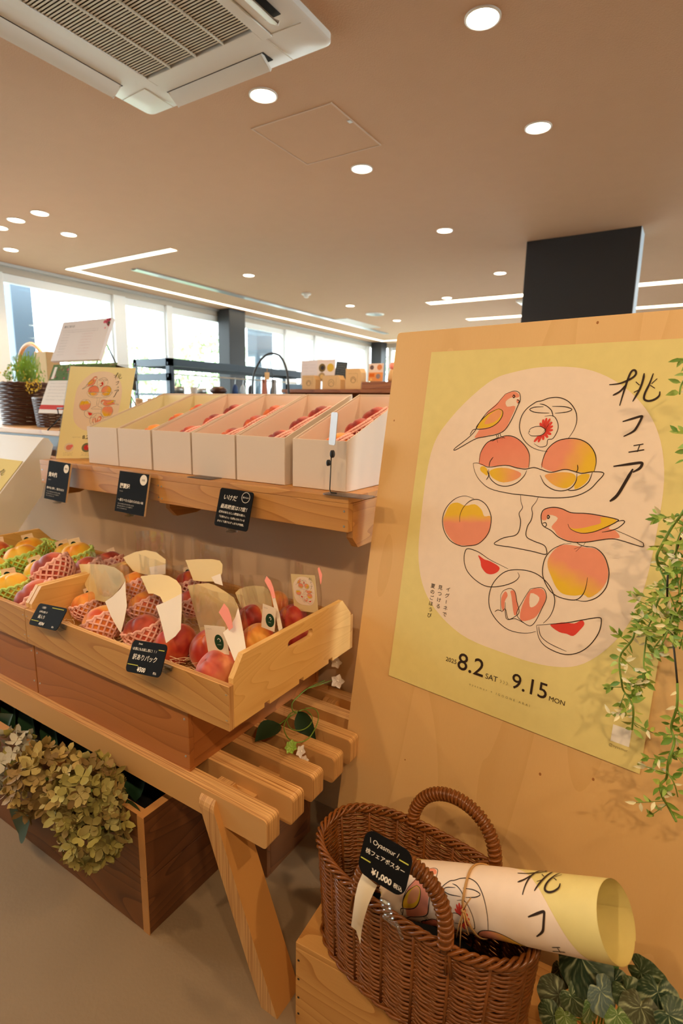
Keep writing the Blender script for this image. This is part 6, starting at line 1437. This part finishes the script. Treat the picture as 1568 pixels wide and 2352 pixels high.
def star(px, py, z, rpx, nrm, mat, n=5):
    c = at(px, py, 'z', z); r = rpx * depth(c) / F_PX; nrm = Vector(nrm).normalized(); a_ = nrm.orthogonal().normalized(); b_ = nrm.cross(a_); g = G()
    for k in range(n): an = 2 * PI * k / n; d = a_ * math.cos(an) + b_ * math.sin(an); leafmesh(g, c, d, nrm, r, r * .85, -.12, n=4)
    g.lathe([(r * .14, 0), (r * .16, r * .1), (r * .05, r * .2)], 8, c); return g
for q in ((692, 1726, .01, 16, (-.3, -.8, .6)), (700, 1744, -.012, 11, (.2, -.9, .2)), (775, 1565, .03, 17, (.4, -.8, .45)), (772, 1522, .05, 14, (.5, -.8, .2))):
    build('flower', star(q[0], q[1], zb + q[2], q[3], q[4], 0), M['petal'], t, smooth=True, fix=False)
g = star(669, 1716, zb + .012, 17, (0, -.7, .7), 0, 7); build('calyx', g, M['leafmid'], t, fix=False)

# hanging vines in front of the board
def hang(name, label, stems, dens, seed, mstem, buds):
    rnd = random.Random(seed); gs = G(); gl = G(); gb = gl; lcol = lambda: mixc(srgb(96, 140, 44), srgb(186, 206, 100), rnd.random()); bcol = srgb(240, 232, 190)
    for pts, h0, r in stems:
        q = catmull(pts, 7); P3 = [onboard(x, y, h0 + .012 * math.sin(i * .3)) for i, (x, y) in enumerate(q)]; gs.tube(P3, r, 6)
        L = 0
        for i in range(1, len(P3)):
            L += (P3[i] - P3[i - 1]).length
            while L > dens:
                L -= dens; tn = (P3[i] - P3[i - 1]).normalized()
                for s_ in (-1, 1):
                    if rnd.random() < .25: continue
                    sd = tn.cross(BN).normalized() * s_; d = (sd + tn * rnd.uniform(.2, 1.0) + BN * rnd.uniform(-.6, .9)).normalized(); Lf = rnd.uniform(.012, .022)
                    if rnd.random() < buds: leafmesh(gb, P3[i], d, BN, Lf * .9, Lf * .3, .2, n=3, col=bcol)
                    else: leafmesh(gl, P3[i] + d * .002, d, (BN + Vector((rnd.gauss(0, .5), rnd.gauss(0, .5), rnd.gauss(0, .5)))), Lf, Lf * rnd.uniform(.36, .5), rnd.uniform(-.2, .4), n=4, col=lcol())
                if rnd.random() < .45:      # side twig with its own leaves
                    sd = (tn.cross(BN).normalized() * rnd.choice((-1, 1)) + tn * rnd.uniform(-.2, 1) + BN * rnd.uniform(-.4, .7)).normalized(); e = P3[i] + sd * rnd.uniform(.02, .045); gs.tube([P3[i], e], .0007, 4)
                    for k in range(6): d = (sd + Vector((rnd.gauss(0, .7), rnd.gauss(0, .7), rnd.gauss(0, .7)))).normalized(); leafmesh(gl, P3[i].lerp(e, rnd.uniform(.3, 1)), d, BN, rnd.uniform(.012, .020), .0065, .2, n=3, col=bcol if rnd.random() < buds else lcol())
    t = thing(name, label, 'plant', onboard(*stems[0][0][-1], .05)); build('stem', gs, mstem, t, smooth=True, fix=False); build('leaves', gl, M['attr'], t, smooth=True, fix=False)
hang('hanging_vine', 'pale green hanging vine curling left over the poster edge', [([(1600, 1110), (1568, 1176), (1543, 1210), (1519, 1253), (1508, 1277), (1512, 1299), (1524, 1325), (1531, 1347)], .075, .0022), ([(1531, 1347), (1512, 1378), (1501, 1400), (1464, 1430), (1452, 1468), (1427, 1500), (1422, 1526), (1426, 1559), (1431, 1585), (1445, 1606), (1454, 1631), (1451, 1676)], .070, .0017), ([(1510, 1385), (1495, 1425), (1487, 1447), (1478, 1517), (1481, 1545), (1480, 1570)], .078, .0013), ([(1426, 1559), (1452, 1571), (1480, 1580)], .07, .0010), ([(1600, 1230), (1570, 1300), (1560, 1360), (1540, 1430), (1520, 1480)], .095, .0014), ([(1590, 1330), (1560, 1400), (1530, 1450), (1500, 1490)], .085, .0012), ([(1580, 1190), (1556, 1240), (1552, 1300), (1562, 1370)], .10, .0012), ([(1520, 1330), (1548, 1390), (1556, 1440), (1548, 1490)], .08, .0011), ([(1600, 1400), (1572, 1450), (1560, 1490)], .09, .0011)], .0135, 11, M['stem'], .24)
hang('hanging_vine', 'dark stemmed hanging vine with a green tail at the right edge', [([(1600, 1190), (1568, 1227), (1551, 1270), (1536, 1308), (1532, 1347), (1534, 1400), (1545, 1470), (1555, 1568)], .085, .0016)], 9, 12, M['stemdark'], 0)
hang('hanging_vine', 'leafy green tail hanging from the dark vine stem below the poster', [([(1555, 1568), (1554, 1622), (1541, 1669), (1548, 1704), (1534, 1751), (1530, 1786), (1517, 1802), (1520, 1828), (1536, 1856), (1552, 1886)], .085, .0020), ([(1553, 1625), (1570, 1660), (1585, 1700), (1580, 1740)], .085, .0012), ([(1530, 1770), (1548, 1800), (1556, 1830)], .09, .001)], .0125, 14, M['stem'], .26)
hang('hanging_vine', 'green sprig entering the picture beside the poster title', [([(1640, 820), (1590, 850), (1566, 880), (1560, 905)], .09, .0014), ([(1620, 950), (1590, 1010), (1575, 1060)], .095, .0012)], .016, 15, M['stem'], .1)

# veined foliage plant at the lower right
vein = srgb(196, 206, 160); dg = srgb(34, 62, 44); dg2 = srgb(58, 76, 44); br = srgb(84, 84, 60)
def round_leaf(g, px, py, y, rpx, nrm, rot, seed, sx=1.0, base=dg):
    c = at(px, py, 'y', y); R_ = rpx * depth(c) / F_PX; nrm = Vector(nrm).normalized(); a_ = Vector((0, 0, 1)) - nrm * nrm.z; a_ = a_.normalized(); b_ = nrm.cross(a_); na, nr = 84, 9; rnd = random.Random(seed)
    off = a_ * math.cos(rot) + b_ * math.sin(rot)          # where the stalk joins
    vs = []; cs = []
    for j in range(nr + 1):
        for i in range(na):
            a = 2 * PI * i / na; t = j / nr; e = 1 + .018 * math.sin(9 * a + seed)
            # heart notch near the stalk
            da = abs((a - rot + PI) % (2 * PI) - PI); notch = 1 - .38 * math.exp(-(da / .22) ** 2)
            p = (a_ * math.cos(a) + b_ * math.sin(a) * sx) * (R_ * t * e * notch) + off * (R_ * .35 * (1 - t)); cup = -.22 * R_ * t * t + .10 * R_ * t * math.sin(2 * a + seed) + .004 * R_ * math.sin(9 * a) * t
            vs.append(c + p + nrm * cup)
            q_ = a - rot + .22 * math.sin(5 * t + seed) * t + .10 * math.sin(3 * a + 9 * t + seed); v_ = max(0, math.cos(3.5 * q_)) ** 22 * (1.0 - .55 * t) + .55 * max(0, math.cos(10.5 * q_ + 1.3 * t)) ** 8 * (t > .2) * (1.15 - t) + .30 * max(0, math.cos(21 * q_ + 3 * t)) ** 4 * t * t; v_ *= rnd.uniform(.75, 1.1)
            cs.append(mixc(mixc(base, dg2, .5 * rnd.random()), vein, min(.8, v_)))
    g.add(vs, [(j * na + i, j * na + (i + 1) % na, (j + 1) * na + (i + 1) % na, (j + 1) * na + i) for j in range(nr) for i in range(na)], 0, cs)
    return c
pc = at(1400, 2310, 'y', .85); t = thing('begonia_plant', 'dark leaved plant with pale veins under the end of the rolled poster', 'plant', (pc.x, pc.y, 0))
g = G(); gs = G(); root = Vector((pc.x, .86, .12))
for k, (x, y, yy, r, n_, rot, sx, bs) in enumerate(((1340, 2222, .81, 62, (-.2, -.8, .6), .7, 1.0, dg), (1395, 2226, .83, 34, (.3, -.8, .3), .3, .8, srgb(60, 110, 40)), (1484, 2243, .82, 36, (-.3, -.9, .2), 1.6, 1.3, dg2), (1512, 2300, .80, 48, (0, -.8, .5), .2, .95, dg), (1272, 2290, .80, 40, (-.1, -.9, .3), 5.6, 1.0, br), (1322, 2302, .79, 38, (.2, -.9, .3), .9, .9, dg2), (1362, 2318, .775, 40, (.85, -.4, .2), .4, .75, srgb(70, 104, 50)), (1388, 2290, .785, 42, (.7, -.6, .5), .5, .9, srgb(96, 116, 116)), (1418, 2268, .81, 36, (-.2, -.9, .4), .8, .9, dg), (1450, 2292, .80, 40, (.1, -.9, .4), .9, 1.0, dg2), (1470, 2330, .785, 42, (-.1, -.9, .4), .1, 1.1, br), (1552, 2345, .78, 44, (.1, -.8, .6), 1.2, 1.0, dg), (1262, 2340, .785, 36, (-.3, -.9, .3), 5.8, .9, dg2), (1298, 2345, .78, 26, (0, -.9, .5), .3, .9, srgb(110, 130, 50)), (1285, 2240, .83, 30, (-.3, -.8, .4), .5, .8, dg), (1420, 2345, .775, 30, (0, -.8, .7), .4, 1, srgb(90, 120, 50)))):
    c = round_leaf(g, x, y, yy, r, n_, rot, k, sx, bs); gs.tube([root + Vector((random.uniform(-.02, .02), 0, 0)), root.lerp(c, .6) + Vector((0, .03, .02)), c + Vector((0, .006, 0))], .0018, 5)
build('leaf', g, M['attr'], t, smooth=True, fix=False); build('stem', gs, M['stem'], t, smooth=True, fix=False); build('pot', G().lathe([(.045, 0), (.06, .12), (.064, .125), (.05, .12)], 24, (pc.x, .865, 0)), M['pot'], t, smooth=40)
